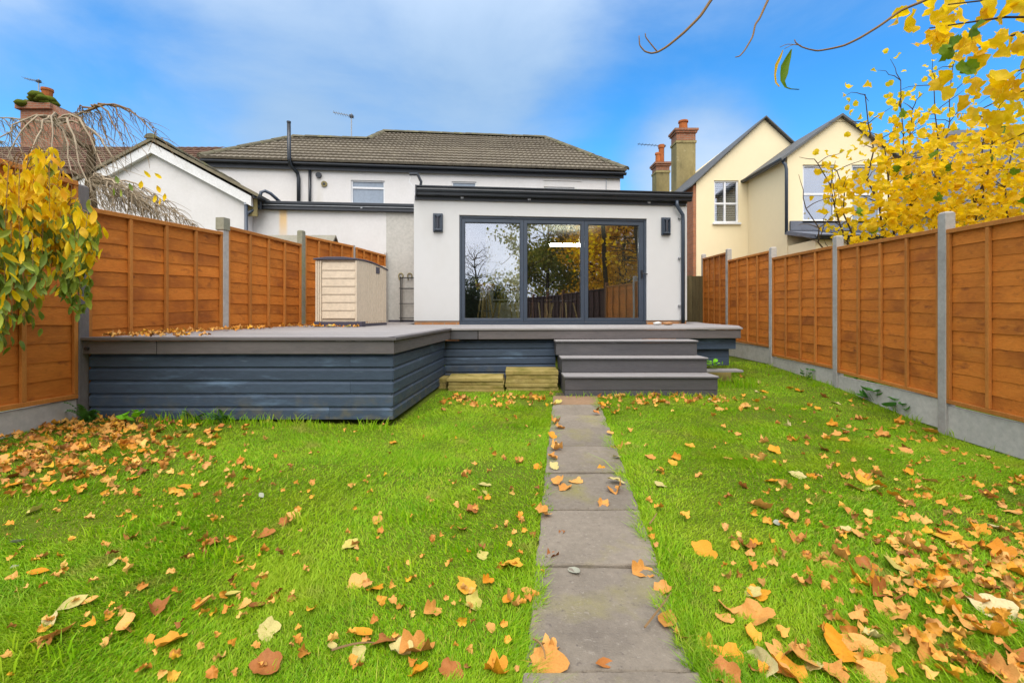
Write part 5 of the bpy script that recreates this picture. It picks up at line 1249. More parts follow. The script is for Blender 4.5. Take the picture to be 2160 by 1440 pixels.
KEY = [
 (1355,1212,0.155,'tan','large folded tan leaf lying over the slab joint',2), (1395,1252,0.12,'tan','tan leaf just below the large folded one on the slab edge',1),
 (1408,1318,0.16,'tan','long curled pinkish tan leaf crossing the slab edge',5), (1437,1352,0.10,'tan','small tan leaf in the grass under the long curled one',1),
 (1212,1213,0.115,'white','flat greenish white leaf lying on the path slab',5), (1275,1410,0.085,'brown','single narrow rusty leaf in the middle of the path',4),
 (1165,1180,0.09,'brown','crumpled brown leaf beside the path joint',2), (1186,1130,0.05,'brown','tiny rusty leaf alone on the slab',1),
 (1075,1196,0.15,'orange','bright orange leaf standing up in the grass by path',0), (985,1240,0.15,'orange','orange lobed leaf lying flat near the path',3),
 (1072,1272,0.085,'orange','small round orange leaf in lush grass',5), (1030,1232,0.09,'orange','curled orange leaf next to the flat lobed one',2),
 (735,1156,0.12,'pale','cream coloured lobed leaf alone in the middle of lawn',3), (36,1151,0.085,'white','oval white leaf at the lawn edge',4),
 (30,1203,0.05,'white','small white leaf below the oval white one',4), (152,1283,0.12,'pale','large pale leaf pair, beige one with a notch',4),
 (192,1277,0.085,'tan','pinkish tan leaf touching the large pale one',4), (113,1352,0.15,'tan','long tan leaf with a curled end in open grass',5),
 (270,1325,0.14,'tan','narrow tan leaf lying diagonally in the grass',5), (362,1362,0.12,'orange','folded orange brown leaf in the front grass',1),
 (487,1263,0.085,'pale','pale yellow leaf tipped on its edge',4), (540,1288,0.11,'brown','chestnut brown oval leaf with a centre fold',4),
 (562,1340,0.11,'pale','yellow half leaf beside the chestnut one',3), (560,1412,0.13,'brown','broad brown leaf at the bottom lawn edge',1),
 (80,1215,0.11,'orange','orange leaf tilted near the small white leaf',4), (425,1285,0.11,'tan','thin tan leaf curved over the grass',5),
 (330,1290,0.11,'brown','shrivelled brown leaf lying sideways in grass',2), (552,1050,0.065,'white','whitish oval leaf in the back lawn',4),
 (318,1152,0.09,'pale','pale yellow narrow leaf in the short grass',5), (240,1195,0.09,'pale','yellowish leaf half sunk in the grass',5),
 (820,1360,0.16,'brown','broad rusty leaf in the brown patch of front lawn',0), (880,1378,0.17,'tan','crumpled tan leaf at the brown patch',2),
 (765,1345,0.12,'orange','upright orange leaf at the brown patch',5), (845,1380,0.12,'pale','pale folded leaf between the rusty and crumpled ones',1),
 (700,1376,0.08,'pale','narrow pale leaf beside the brown patch',5), (755,1393,0.08,'pale','small yellow leaf below the upright orange one',3),
 (1150,1412,0.20,'tan','large pale tan leaf at the bottom path edge',3), (1160,1375,0.10,'tan','small tan leaf on top of the large one by path',2),
 (1390,1026,0.11,'pale','pale yellow leaf in lush grass beside path',3), (1475,1008,0.10,'tan','tan round leaf in grass off the path',1),
 (1270,1070,0.12,'tan','flat tan leaf lying across the slab',1), (1300,1040,0.15,'tan','crumpled tan leaf cluster on the slab edge',2),
 (1190,1035,0.13,'tan','long tan leaf lying on the slab by the grass',1), (1215,1020,0.14,'tan','dry tan leaf spread over the path slab',0),
 (1895,1200,0.20,'pale','large cream leaf in the grass between orange ones',3), (1990,1135,0.24,'orange','largest orange leaf spread flat on the lawn',3),
 (1780,1380,0.26,'orange','big orange leaf lying in the front grass',0), (1700,1400,0.22,'tan','long tan leaf beside the big orange one',5),
 (2095,1290,0.20,'pale','large buff leaf at the lawn edge',0), (1820,1010,0.20,'tan','large bent tan leaf by itself below the fence',2),
 (1580,1160,0.11,'brown','hooked brown leaf standing in grass',2), (1585,1258,0.11,'pale','pale yellow leaf near the hooked brown one',3),
 (1640,1110,0.08,'white','small whitish leaf in the side lawn',4), (1790,1125,0.09,'pale','cream shell shaped leaf in the side lawn',1),
 (1965,1040,0.14,'orange','orange leaf turned on its side near the fence',5), (1515,1385,0.09,'orange','yellow orange leaf in the lush front grass',4),
 (1640,1425,0.12,'tan','tan leaf at the bottom edge of the side lawn',1),
]
for px, py, sz, kd, lb_, shp in KEY: leaf_at(px, py, sz*0.86, kd, lb_, shp, 0.016)

DESC = {'tan': 'curled tan leaf', 'orange': 'curled orange leaf', 'brown': 'dry brown leaf', 'pale': 'pale yellow leaf'}
def zone_leaf(x, y, size, zone, group, z=None, tilt=0.35):
    kd = rnd.choices(['tan','orange','brown','pale'], [6,5,1.6,1.2])[0]
    if 'lawn' in zone or 'open grass' in zone:
        col_ = 'by path' if abs(x-path_c(y)) < 0.9 else 'by fence' if x > path_c(y)+2.0 or x < -2.2 else 'mid lawn'
        row_ = 'bottom edge' if y < 1.9 else 'front third' if y < 2.6 else 'half way back' if y < 3.8 else 'towards deck'
        zone = ('on cream house side, ' if x > path_c(y) else 'on shed side, ') + col_ + ', ' + row_
        group = 'leaves ' + zone
    big = 'large' if size > 0.15 else 'small' if size < 0.105 else 'middling'
    leaf(x, y, (g(x, y) + 0.013) if z is None else z, size, kd, f'{big} {DESC[kd]} {zone}', f'{big} {kd} {group}', None, tilt)
pos_taken = []
def far_enough(x, y, d):
    for a, b in pos_taken:
        if (a-x)**2 + (b-y)**2 < d*d: return False
    pos_taken.append((x, y)); return True
def fill(n, px0, px1, py0, py1, sz, zone, group, cond=lambda px, py: True, dmin=0.06):
    k = tries = 0
    while k < n and tries < n*60:
        tries += 1
        px, py = rnd.uniform(px0, px1), rnd.uniform(py0, py1)
        if not cond(px, py): continue
        x, y = on_lawn(px, py)
        if not bool(lawn_ok(np.array([x]), np.array([y]))[0]) and 'path' not in zone: continue
        if not far_enough(x, y, dmin): continue
        zone_leaf(x, y, sz*rnd.uniform(0.65, 1.25), zone, group); k += 1
fill(88, 1480, 2160, 930, 1440, 0.122, 'among many on the lawn below the cream house fence', 'leaves on the fence side lawn', lambda a, b: rnd.random() < 0.35 + 0.65*(a-1480)/680)
fill(34, 1500, 1990, 790, 935, 0.125, 'near the foot of the fence posts', 'leaves at the fence foot', lambda a, b: b > 745 + (a-1560)*0.32 + 35)
fill(12, 1265, 1560, 830, 1010, 0.11, 'between path and fence near the steps', 'leaves near the steps')
fill(46, 20, 1140, 930, 1440, 0.085, 'scattered in open grass on the shed side of the path', 'leaves in open grass')
fill(30, 0, 480, 890, 1050, 0.105, 'in the leafy corner below the hanging shrub', 'leaves in the shrub corner', lambda a, b: b < 1080 - a*0.35)
def path_fill(n):
    for _ in range(n):
        y = rnd.uniform(2.3, 5.6); sd = rnd.choice((-1, -1, 1)); x = path_c(y) + sd*rnd.uniform(0.17, 0.29)
        if far_enough(x, y, 0.07): zone_leaf(x, y, rnd.uniform(0.08, 0.13), 'at the edge of the slab path', 'leaves along the path', g(x, y)+0.04)
path_fill(24)

def litter(name, pts_xy, size, tilt=0.45, zoff=0.006, z=None, mat='litter', seed=21):
    p = np.array(pts_xy); zz = gz(p[:, 0], p[:, 1]) + rng.uniform(0.004, 0.03, len(p)) + zoff if z is None else z
    half = len(p)//2
    P = np.column_stack([p, zz]); sc_ = size*rng.uniform(0.5, 1.2, len(p))
    return scatter(name, maple_leaf(seed, 1.1), P, rotm(len(p), tilt), sc_, M[mat])
ptsL = []
while len(ptsL) < 520:     # drift of leaves in the corner by the deck
    px, py = rng.uniform(-40, 620), rng.uniform(872, 1060)
    if rng.random() > math.exp(-((py-900)/70.0)**2*0.5 - max(0, px-250)/110.0): continue
    x, y = on_lawn(px, py)
    if lawn_ok(np.array([x]), np.array([y]))[0]: ptsL.append((x, y))
ptsR = []
while len(ptsR) < 480:
    px, py = rng.uniform(1270, 2160), rng.uniform(780, 1440)
    if rng.random() > 0.12 + 0.8*max(0, (px-1480)/680) - 0.2*(py > 1250): continue
    x, y = on_lawn(px, py)
    if lawn_ok(np.array([x]), np.array([y]))[0]: ptsR.append((x, y))
ptsS = []
while len(ptsS) < 150:     # foot of the steps and stacked slabs
    px, py = rng.uniform(930, 1570), 836 + abs(rng.normal(0, 14))
    x, y = on_lawn(px, py)
    if lawn_ok(np.array([x]), np.array([y]))[0]: ptsS.append((x, y))
ptsO = []
while len(ptsO) < 330:
    px, py = rng.uniform(0, 1150), rng.uniform(880, 1440)
    x, y = on_lawn(px, py)
    if lawn_ok(np.array([x]), np.array([y]))[0]: ptsO.append((x, y))
litter('leaf_litter', ptsL[:300], 0.075, 0.6); litter('leaf_litter', ptsL[300:], 0.055, 0.7, seed=25); litter('leaf_litter', ptsR, 0.06, 0.6); litter('leaf_litter', ptsS, 0.085, 0.5); litter('leaf_litter', ptsO, 0.045, 0.6)
dl = []
while len(dl) < 110:
    x = -4.05 + abs(rng.normal(0, 0.16)); y = rng.uniform(4.45, 6.7); dl.append((x + (y-4.4)*0.12, y))
for _ in range(24): dl.append((rng.uniform(-4.0, -3.0), 4.42 + abs(rng.normal(0, 0.07))))
for _ in range(40): dl.append((rng.uniform(-3.6, -2.4), rng.uniform(7.0, 7.25)))
litter('leaf_litter', dl, 0.075, 0.25, z=DZ + 0.012 + rng.uniform(0, 0.02, len(dl)))
for px, label in ((695, 'pale yellow leaf on the deck below the shed plinth'), (735, 'whitish yellow leaf on deck in front of the shed corner')):
    x = (px-1080)/960*7.05; leaf(x, 7.05, DZ+0.015, 0.12, 'pale', label, None, 1, 0.15)

# --- yellow tree behind the fence
def bezier(p0, p1, p2, n=8):
    return [p0*(1-t)**2 + p1*2*t*(1-t) + p2*t*t for t in np.linspace(0, 1, n)]
def branchy(root, tip, bow, r0, r1, b, n=9, jit=0.03):
    root, tip = Vector(root), Vector(tip); mid = (root+tip)/2 + Vector(bow)
    pts_ = bezier(root, mid, tip, n)
    pts_ = [p + Vector((rnd.gauss(0, jit), rnd.gauss(0, jit), rnd.gauss(0, jit*0.6))) if 0 < i < n-1 else p for i, p in enumerate(pts_)]
    b.tube(pts_, [r0 + (r1-r0)*i/(n-1) for i in range(n)], 6); return pts_
def at(px, py, d): return ((px-1080)/F_*d, d, 1.2 - (py-H_)/F_*d)
yt = thing('yellow_tree', 'many stemmed tree with bright yellow leaves growing behind the fence', 'tree', (6.9, 7.6, 0))
stems = []
stem_px = [((1985,520),(1970,180),7.6), ((2050,520),(2085,250),7.7), ((1885,520),(1862,290),7.3), ((1850,510),(1765,360),7.2), ((1905,515),(1925,230),8.0), ((2110,520),(2140,300),7.4),
           ((1860,520),(1725,345),7.5), ((1960,520),(1900,170),7.8), ((1935,520),(2010,140),8.1), ((1840,515),(1700,440),7.3), ((1900,520),(1825,200),7.6), ((2010,520),(2120,190),7.9)]
twig_pts = []
for (a, c, d) in stem_px:
    A = Vector(at(a[0], a[1], d)); A.z = 0.1; A.x = 6.9 + (A.x-6.9)*0.75; C_ = Vector(at(c[0], c[1], d + rnd.uniform(-0.4, 0.4)))
    b = MB(); pts_ = branchy(A, C_, (rnd.uniform(-.15,.15), 0, -0.2), 0.030, 0.007, b, 12, 0.035); b.obj('stem', M['bark'], yt)
    for i in range(5, 12):
        for _ in range(2):
            p = pts_[i]; out_ = Vector((rnd.gauss(0, 1), rnd.gauss(0, 0.9), rnd.uniform(0.0, 1.0))).normalized()
            q = p + out_*rnd.uniform(0.25, 0.6)
            b2 = MB(); tp = branchy(p, q, (0, 0, 0.06), 0.008, 0.003, b2, 5, 0.015); b2.obj('twig', M['bark'], yt)
            twig_pts += tp[1:]
    twig_pts += pts_[7:]
fol = [np.array(twig_pts[rnd.randrange(len(twig_pts))]) + rng.normal(0, 0.09, 3) for _ in range(620)]
low = []
while len(low) < 1950:    # dense lower crown towards the photo edge
    px, py = rng.uniform(1690, 2230), rng.uniform(225, 520)
    dens = np.clip((px-1690)/190, 0, 1)*np.clip((py-215)/150, 0, 1)
    if px < 1880: dens *= np.clip((py-320 + (px-1700)*0.5)/150, 0, 1)*0.75
    if rng.random() > dens: continue
    low.append(np.array(at(px, py, rng.uniform(6.6, 8.6))))
low = [p for p in low if p[0] > 5.05]
allp = [p for p in fol + low if p[0] > 5.0 and p[2] > 1.6]
allp.sort(key=lambda p: p[1])
yl_me = [mesh_of('leaf', maple_leaf(30+i, 0.7), M['yellow_leaf']) for i in range(4)]; gl_me = [mesh_of('leaf', maple_leaf(40+i, 0.6), M['green_leaf']) for i in range(2)]
pick = [p for p in allp if p[0] < 8.6 and p[1] < 8.2][:235]; rest = [p for p in allp if not any(p is q for q in pick)]
for p in pick:
    me = rnd.choice(gl_me) if rnd.random() < 0.07 else rnd.choice(yl_me)
    link_copy(me, 'leaf', yt, p, (rnd.gauss(1.1, 0.7), rnd.gauss(0, 0.6), rnd.uniform(0, 6.28)), rnd.uniform(0.10, 0.19))
scatter('foliage', maple_leaf(33, 0.8), np.array(rest), rotm(len(rest), 1.0), rng.uniform(0.08, 0.16, len(rest)), M['yellow_mass'], yt)

# --- nearer maple reaching in from outside the frame: bough with big yellow leaves
mt = thing('maple_tree', 'maple bough with large yellow leaves reaching in above the fence', 'tree', (5.6, 3.1, 0))
b = MB(); tr_ = branchy((5.6,3.1,-0.3), (5.5,3.2,4.6), (0.15,0,0), 0.12, 0.07, b, 8, 0.03); b.obj('trunk', M['bark'], mt)
boughs = [((5.5,3.15,3.2), at(1960,60,3.5)), ((5.5,3.15,3.5), at(2040,110,3.6)), ((5.52,3.15,3.0), at(2060,235,3.7)), ((5.5,3.15,3.7), at(2000,10,3.4)), ((5.5,3.15,2.9), at(2120,300,3.8)), ((5.5,3.15,3.3), at(2120,160,3.3))]
mp_pts = []
for A, C_ in boughs:
    b = MB(); pts_ = branchy(A, C_, (0, 0, 0.22), 0.022, 0.004, b, 10, 0.025); b.obj('branch', M['bark'], mt); mp_pts += pts_[4:]
ml = []
zones = [((1915,75),(28,26),5), ((1940,30),(38,25),8), ((1985,75),(35,35),12), ((2010,20),(40,25),9), ((2050,130),(40,30),8), ((2090,30),(45,30),8), ((2120,100),(45,30),12), ((2140,20),(30,25),6),
         ((2030,200),(22,16),2), ((2085,190),(50,22),14), ((2130,190),(40,25),10), ((2110,240),(45,20),8), ((2150,260),(30,40),8), ((2060,250),(25,16),4), ((2070,90),(60,45),12), ((2150,140),(30,50),10)]
for (cx, cy), (sx, sy), n in zones:
    for _ in range(int(n*0.95)):
        d = rnd.uniform(3.2, 4.0); ml.append((at(cx + rnd.gauss(0, sx*0.75), cy + rnd.gauss(0, sy*0.75), d), 0))
for (px, py) in ((2050,65),(2000,112),(2045,145),(2030,150),(2010,95)): ml.append((at(px, py, 3.15), 1))
for p, gr in ml:
    link_copy(rnd.choice(gl_me if gr else yl_me), 'leaf', mt, p, (rnd.gauss(1.15, 0.5), rnd.gauss(0, 0.5), rnd.uniform(0, 6.28)), rnd.uniform(0.115, 0.165))

# --- bare willow shoots hanging in at the top, from a tree standing outside the frame
wt = thing('willow_tree', 'bare willow shoots hanging in from above with two long leaves', 'tree', (4.9, 0.6, 0))
b = MB(); branchy((5.3,1.0,-0.3), (5.0,1.4,4.6), (0.1,0,0), 0.14, 0.08, b, 8, 0.03); b.obj('trunk', M['bark'], wt)
D = 2.75
def sp_(px, py, d=D): return Vector(at(px, py, d))
def shoot(pl, r0, r1, root=None, name='shoot'):
    pts_ = [sp_(*p) for p in pl]
    if root: pts_ = [Vector(root)] + pts_
    fine = []
    for i in range(len(pts_)-1):
        for k in range(4): fine.append(pts_[i].lerp(pts_[i+1], k/4))
    fine.append(pts_[-1])
    sm = [fine[0]] + [(fine[i-1]+fine[i]*2+fine[i+1])/4 for i in range(1, len(fine)-1)] + [fine[-1]]
    n = len(sm)
    MB().tube(sm, [r0+(r1-r0)*i/(n-1) for i in range(n)], 6).obj(name, M['twig'], wt, smooth=True)
    return sm
shoot([(1640,-190),(1560,-80),(1500,0),(1478,34),(1442,70),(1408,98),(1388,110),(1374,113),(1360,109),(1349,96),(1348,76)], 0.011, 0.0035, (5.0,1.4,4.4))
shoot([(1387,110),(1372,92),(1362,79),(1361,71)], 0.004, 0.003)
shoot([(1700,-150),(1650,-60),(1620,0),(1602,40),(1593,52),(1588,78),(1570,108),(1560,119),(1551,121)], 0.009, 0.003, (5.0,1.4,4.5))
shoot([(2060,-60),(1955,0),(1900,22),(1860,52),(1815,80),(1782,96),(1758,102),(1725,108),(1705,104),(1690,99),(1678,90),(1676,84)], 0.009, 0.003, (5.0,1.4,4.3))
for pl in ([(1683,93),(1668,96),(1655,103)], [(1690,96),(1660,93),(1645,100)]): shoot(pl, 0.002, 0.0015, name='leaf_stalk')
def long_leaf(pl, wid, mat):
    b = MB(); vs_ = []
    for (px, py), w in zip(pl, wid):
        c = sp_(px, py); vs_ += [c + Vector((-w/2,-0.006,0)), c + Vector((0,0.006,0)), c + Vector((w/2,-0.004,0))]
    fs = []
    for i in range(len(pl)-1): a = i*3; fs += [(a,a+1,a+4,a+3),(a+1,a+2,a+5,a+4)]
    b.add(vs_, fs).obj('leaf', mat, wt, smooth=True)
long_leaf([(1669,104),(1662,122),(1655,140),(1653,156),(1650,172),(1656,184),(1668,188),(1686,189)], [0.006,0.034,0.052,0.050,0.030,0.018,0.010,0.003], M['green_leaf'])
long_leaf([(1651,106),(1644,124),(1637,138),(1634,158),(1636,174),(1644,183)], [0.005,0.018,0.020,0.012,0.010,0.003], M['yellow_leaf'])

# --- leafy shrub hanging over the fence
hs_ = thing('hanging_shrub', 'hanging shrub with yellow and green leaves draped over the fence', 'shrub', (-4.5, 3.6, 0))
sy_me = [mesh_of('leaf', oval_leaf(50+i, 0.46, 0.7, 0.3), M['shrub_yellow']) for i in range(3)]
sg_me = [mesh_of('leaf', oval_leaf(60+i, 0.44, 0.7, 0.3), M['shrub_green']) for i in range(3)]
b = MB(); branchy((-4.95,3.5,0.0), (-4.85,3.5,3.0), (0,0.1,0), 0.06, 0.04, b, 8, 0.02); b.obj('trunk', M['bark'], hs_)
lp = []
for i in range(92):
    px = rnd.uniform(-110, 186); d = rnd.uniform(3.2, 3.85)
    top_y = 330 if px < 40 else 330 - (px-40)*0.6 if px < 90 else 300 + (px-90)*1.45
    top_y += rnd.uniform(-8, 70)**1.0 if rnd.random() < 0.7 else rnd.uniform(40, 190)
    bot = 745 if px < 30 else 690 if px < 95 else 610 if px < 140 else 665 if px < 172 else 540
    bot -= abs(rnd.gauss(0, 105))
    bot = max(bot, top_y + 70)
    T = Vector(at(px, top_y, d)); B_ = Vector(at(px - rnd.uniform(-6, 14), bot, d - 0.05))
    A = T + Vector((-0.22, 0.12, -0.05))
    arch = bezier(A, Vector((A.x*0.55+T.x*0.45, d + 0.05, max(A.z, T.z) + 0.06)), T, 5)[:-1] + bezier(T, T.lerp(B_, 0.5) + Vector((rnd.uniform(-.02,.05),-0.03,0.02)), B_, 10)
    MB().tube(arch, [0.0032-0.00015*k for k in range(len(arch))], 4).obj('shoot', M['twig'], hs_)
    s_ = arch[4:]
    for k in range(len(s_)-1):
        for f in (0.0, 0.25, 0.5, 0.75):
            if rnd.random() < 0.75: lp.append(s_[k].lerp(s_[k+1], f) + Vector((rnd.gauss(0,.028), rnd.gauss(0,.04), rnd.gauss(0,.02))))
lp.sort(key=lambda p: p.y + rnd.uniform(0, 0.5)); cnt = 0; restp = {0: [], 1: []}
for p in lp:
    py = H_ - F_*(p.z-1.2)/p.y
    yellow = rnd.random() < np.clip((640-py)/250, 0.15, 0.93)
    if cnt < 290:
        me = rnd.choice(sy_me if yellow else sg_me); cnt += 1
        link_copy(me, 'leaf', hs_, p + Vector((0,-0.02,-0.04)), (R(84)+rnd.gauss(0,0.32), math.pi + rnd.gauss(0,0.38), rnd.gauss(0,0.9)), (rnd.uniform(0.06, 0.10), rnd.uniform(0.09, 0.135), 0.09))
    else: restp[int(yellow)].append(np.array(p) + np.array([0, 0.03, -0.04]))
for yl, pts_ in restp.items():
    Rr = np.array([np.array(Euler((R(84)+rnd.gauss(0,0.35), math.pi+rnd.gauss(0,0.4), rnd.gauss(0,0.9))).to_matrix()) for _ in pts_])
    scatter('foliage', oval_leaf(70, 0.36, 0.7, 0.3), np.array(pts_), Rr, rng.uniform(0.075, 0.12, len(pts_)), M['shrub_yellow_mass' if yl else 'shrub_mass'], hs_)

# --- bare weeping tree behind that fence
wb = thing('bare_weeping_tree', 'leafless weeping tree with arching silver twigs behind the fence', 'tree', (-6.0, 6.6, 0))
b = MB(); branchy((-6.2,6.6,-0.2), (-6.0,6.5,3.55), (0.1,0,0), 0.08, 0.05, b, 8, 0.02); b.obj('trunk', M['bark'], wb)
def arcs(root, ends, top, r0, mat, sub=5):
    for E_ in ends:
        root_, e = Vector(root), Vector(E_); mid = root_.lerp(e, 0.45); mid.z = top + rnd.uniform(-0.15, 0.15)
        pts_ = bezier(root_, mid, e, 10)
        b = MB(); b.tube([p + Vector((rnd.gauss(0,.015), rnd.gauss(0,.02), rnd.gauss(0,.012))) for p in pts_], [r0*(1-0.075*k) for k in range(10)], 5)
        for i in range(3, 10):
            for _ in range(sub if i > 4 else 1):
                p = pts_[i]; q = p + Vector((rnd.gauss(0.05, 0.12), rnd.uniform(0, 0.2), -rnd.uniform(0.08, 0.36)))
                m1 = p.lerp(q, 0.4) + Vector((rnd.gauss(0,.06), rnd.gauss(0,.04), 0.07))
                b.tube(bezier(p, m1, q, 5), [0.0045,0.004,0.0035,0.003,0.002], 4)
        o = b.obj('branch', mat, wb)
crown = at(190, 232, 6.6)
arcs(crown, [at(340,290,6.3), at(330,275,6.7), at(225,305,6.6), at(285,305,6.5), at(155,240,6.6), at(260,300,6.2)], 4.35, 0.016, M['twig'], 2)
arcs(at(120,262,6.4), [at(-30,250,6.3), at(200,235,6.6), at(20,330,5.8), at(150,360,5.6), at(215,350,5.9), at(60,345,5.5), at(110,350,5.4), at(-20,320,5.7), at(180,380,5.6), at(240,330,5.9)], 4.0, 0.018, M['twig_grey'], 6)
arcs(at(200,385,5.9), [at(290,420,5.7), at(330,445,5.9), at(390,462,6.1), at(240,430,5.8), at(270,440,5.9), at(350,450,6.0), at(405,470,6.2), at(215,425,5.8), at(300,438,5.9), at(190,420,5.7), at(330,455,6.0)], 3.02, 0.014, M['twig_grey'], 7)
MB().tube([Vector(at(120,262,6.4)), Vector(at(160,300,6.4)), Vector((-6.0,6.5,3.5))], [0.02,0.03,0.045], 6).obj('limb', M['bark'], wb)
MB().tube([Vector(at(190,232,6.6)), Vector(at(150,245,6.5)), Vector(at(120,262,6.4))], [0.016,0.018,0.02], 6).obj('limb', M['bark'], wb)
MB().tube([Vector(at(200,385,5.9)), Vector(at(170,370,6.2)), Vector((-6.0,6.5,3.2))], [0.016,0.02,0.03], 6).obj('limb', M['bark'], wb)
for px, py, gr in ((297,390,0),(336,400,0),(340,424,0),(349,417,0),(328,420,0),(258,408,1),(243,405,1),(335,372,0),(275,395,1),(248,380,1),(310,368,0)):
    link_copy(rnd.choice(sg_me if gr else sy_me), 'leaf', wb, at(px, py, 5.6), (R(90), rnd.gauss(0,.4), rnd.gauss(0,.6)), 0.10)

# --- weeds and small plants
def weed(x, y, n, size, mat, label, cat, name='weed', spread=0.13, lift=0.10, group=None):
    z = g(x, y) if not isinstance(y, tuple) else 0
    o = thing(name, label, cat, (x, y, z), 0, group)
    me = [mesh_of('leaf', oval_leaf(80+i, 0.62, 0.7, 0.25), mat) for i in range(3)]
    for k in range(n):
        a = rnd.uniform(0, 6.28); r_ = spread*math.sqrt(rnd.random()); h = lift*rnd.uniform(0.3, 1.0)
        tip = Vector((x + r_*math.cos(a), y + r_*math.sin(a), z + h))
        MB().tube([Vector((x + 0.2*r_*math.cos(a), y + 0.2*r_*math.sin(a), z)), Vector((x + 0.7*r_*math.cos(a), y + 0.7*r_*math.sin(a), z + h*0.8)), tip], 0.0025, 4).obj('stem', M['stem_green'], o)
        link_copy(rnd.choice(me), 'leaf', o, tip, (rnd.gauss(0.3,.3), rnd.gauss(0,.35), a - math.pi/2), size*rnd.uniform(0.7, 1.2))
    return o
def grass_tuft(x, y, n, h, label, mat=None, spread=0.10, name='grass_tuft'):
    b = MB(); z = g(x, y) - 0.01
    for _ in range(n):
        a = rnd.uniform(0, 6.28); r_ = spread*math.sqrt(rnd.random()); px, py = x + r_*math.cos(a)*1.6, y + r_*math.sin(a)*0.6
        hh = h*rnd.uniform(0.4, 1.1); dx, dy = rnd.gauss(0, 0.4)*hh, rnd.gauss(0, 0.3)*hh - 0.1*hh; w = 0.004
        b.add([(px-w,py,z),(px+w,py,z),(px+dx*0.4+w*0.8,py+dy*0.4,z+hh*0.65),(px+dx*0.4-w*0.8,py+dy*0.4,z+hh*0.65),(px+dx,py+dy,z+hh)], [(0,1,2,3),(3,2,4)])
    o = b.obj(name, mat or M['grass']); tag(o, label, 'grass'); o['kind'] = 'stuff'; return o
w = weed(3.02, 6.78, 15, 0.085, M['weed_bright'], 'bright green leafy weed growing over the lowest step end', 'plant', spread=0.16, lift=0.12)
w.location.z += 0.24
for q in range(3): pass
weed(-3.52, 4.25, 9, 0.09, M['weed_bright'], 'bright lime seedling at the foot of the deck skirting', 'plant', spread=0.12, lift=0.14)
def fern(x, y, n, ln, label):
    o = thing('fern', label, 'fern', (x, y, g(x, y))); z = g(x, y)
    for k in range(n):
        a = rnd.uniform(0, 6.28); L_ = ln*rnd.uniform(0.6, 1.1); b = MB()
        p0 = Vector((x, y, z)); e = p0 + Vector((math.cos(a)*L_*0.8, -abs(math.sin(a))*L_*0.45, L_*rnd.uniform(0.3, 0.9)))
        pts_ = bezier(p0, p0.lerp(e, 0.5) + Vector((0,0,L_*0.35)), e, 9)
        for i in range(1, 9):
            p = pts_[i]; d = (pts_[i]-pts_[i-1]).normalized(); s_ = d.cross(Vector((0,0.3,1))).normalized(); w_ = L_*0.30*(1 - i/9.5)
            for sg in (-1, 1):
                b.add([p - d*0.014, p + d*0.014, p + s_*sg*w_ + d*0.012 - Vector((0,0,0.012))], [(0,1,2)])
            b.add([pts_[i-1] + s_*0.002, pts_[i-1] - s_*0.002, p], [(0,1,2)])
        b.obj('frond', M['fern'], o)
fern(-4.0, 4.28, 12, 0.24, 'dark green fern beside the deck corner post')
fern(-2.75, 4.34, 10, 0.20, 'feathery green plant against the middle of the deck skirting')
fern(-3.05, 4.36, 8, 0.17, 'smaller feathery plant left of the tall grass by skirting'.replace('left of', 'next to'))
for i, (x, n, h) in enumerate(((-2.9, 50, 0.16), (-2.5, 60, 0.13), (-2.1, 60, 0.12), (-1.75, 50, 0.09), (-3.3, 50, 0.12), (-1.25, 46, 0.12))):
    grass_tuft(x, 4.33, n, h, 'long grass growing against the deck skirting', spread=0.16)
for i, (x, n) in enumerate(((0.9, 20), (1.4, 50), (1.75, 40), (2.2, 60), (2.55, 60), (3.0, 80), (3.4, 80))):
    grass_tuft(x, 5.86 if x < 2.7 else 6.6, n, 0.10 if x < 2.6 else 0.2, 'grass growing at the foot of the wooden steps', spread=0.13)
fl = [(1823,822,8,0.20,'dock leaves with one tall blade against the gravel board'), (1850,850,12,0.19,'low dark green dock leaves beside the gravel board'), (1905,872,11,0.19,'pale green dock plant among fallen leaves at the gravel board'),
      (1960,880,9,0.16,'small dock leaves just before the tallest post'), (2120,942,14,0.20,'dark leafy weed below the pale gravel board'), (1700,800,8,0.10,'low weed at the foot of the third gravel board')]
for px, py, n, sz, lab in fl:
    x, y = on_lawn(px, py); weed(x, y, n, sz, M['weed_dark'], lab, 'plant', spread=0.19, lift=0.17)
for px, py in ((1600,775),(1640,790),(1690,800),(1740,815),(1800,835),(1870,868),(1940,890),(2040,925),(2080,935),(2140,955)):
    x, y = on_lawn(px, py); grass_tuft(x, y, 50, 0.12, 'rough grass along the foot of the gravel boards', spread=0.16)
for px, py in ((1005,1165),(880,1100),(60,1400),(240,1130),(360,1110),(650,1100),(820,1200),(480,1180)):
    x, y = on_lawn(px, py); grass_tuft(x, y, 40, 0.085, 'longer tuft of grass standing in the lawn', spread=0.10)
def stick(px0, py0, px1, py1, r_, label):
    a, c = on_lawn(px0, py0), on_lawn(px1, py1)
    A, C_ = Vector((a[0], a[1], g(*a)+0.04)), Vector((c[0], c[1], g(*c)+0.05)); m_ = A.lerp(C_, 0.5) + Vector((0.02, 0, 0.02))
    tag(MB().tube(bezier(A, m_, C_, 6), [r_, r_, r_*0.9, r_*0.8, r_*0.6, r_*0.5], 5).obj('stick', M['twig']), label, 'stick')
stick(1360, 1345, 1415, 1275, 0.004, 'thin stick beside the long curled leaf on path edge')
stick(1370, 1120, 1385, 1100, 0.004, 'short twig in the grass at path edge')
stick(1125, 1370, 1150, 1420, 0.004, 'dry straw stalk at the bottom path edge')
stick(700, 1395, 790, 1385, 0.004, 'curved dry stalk in the brown patch')

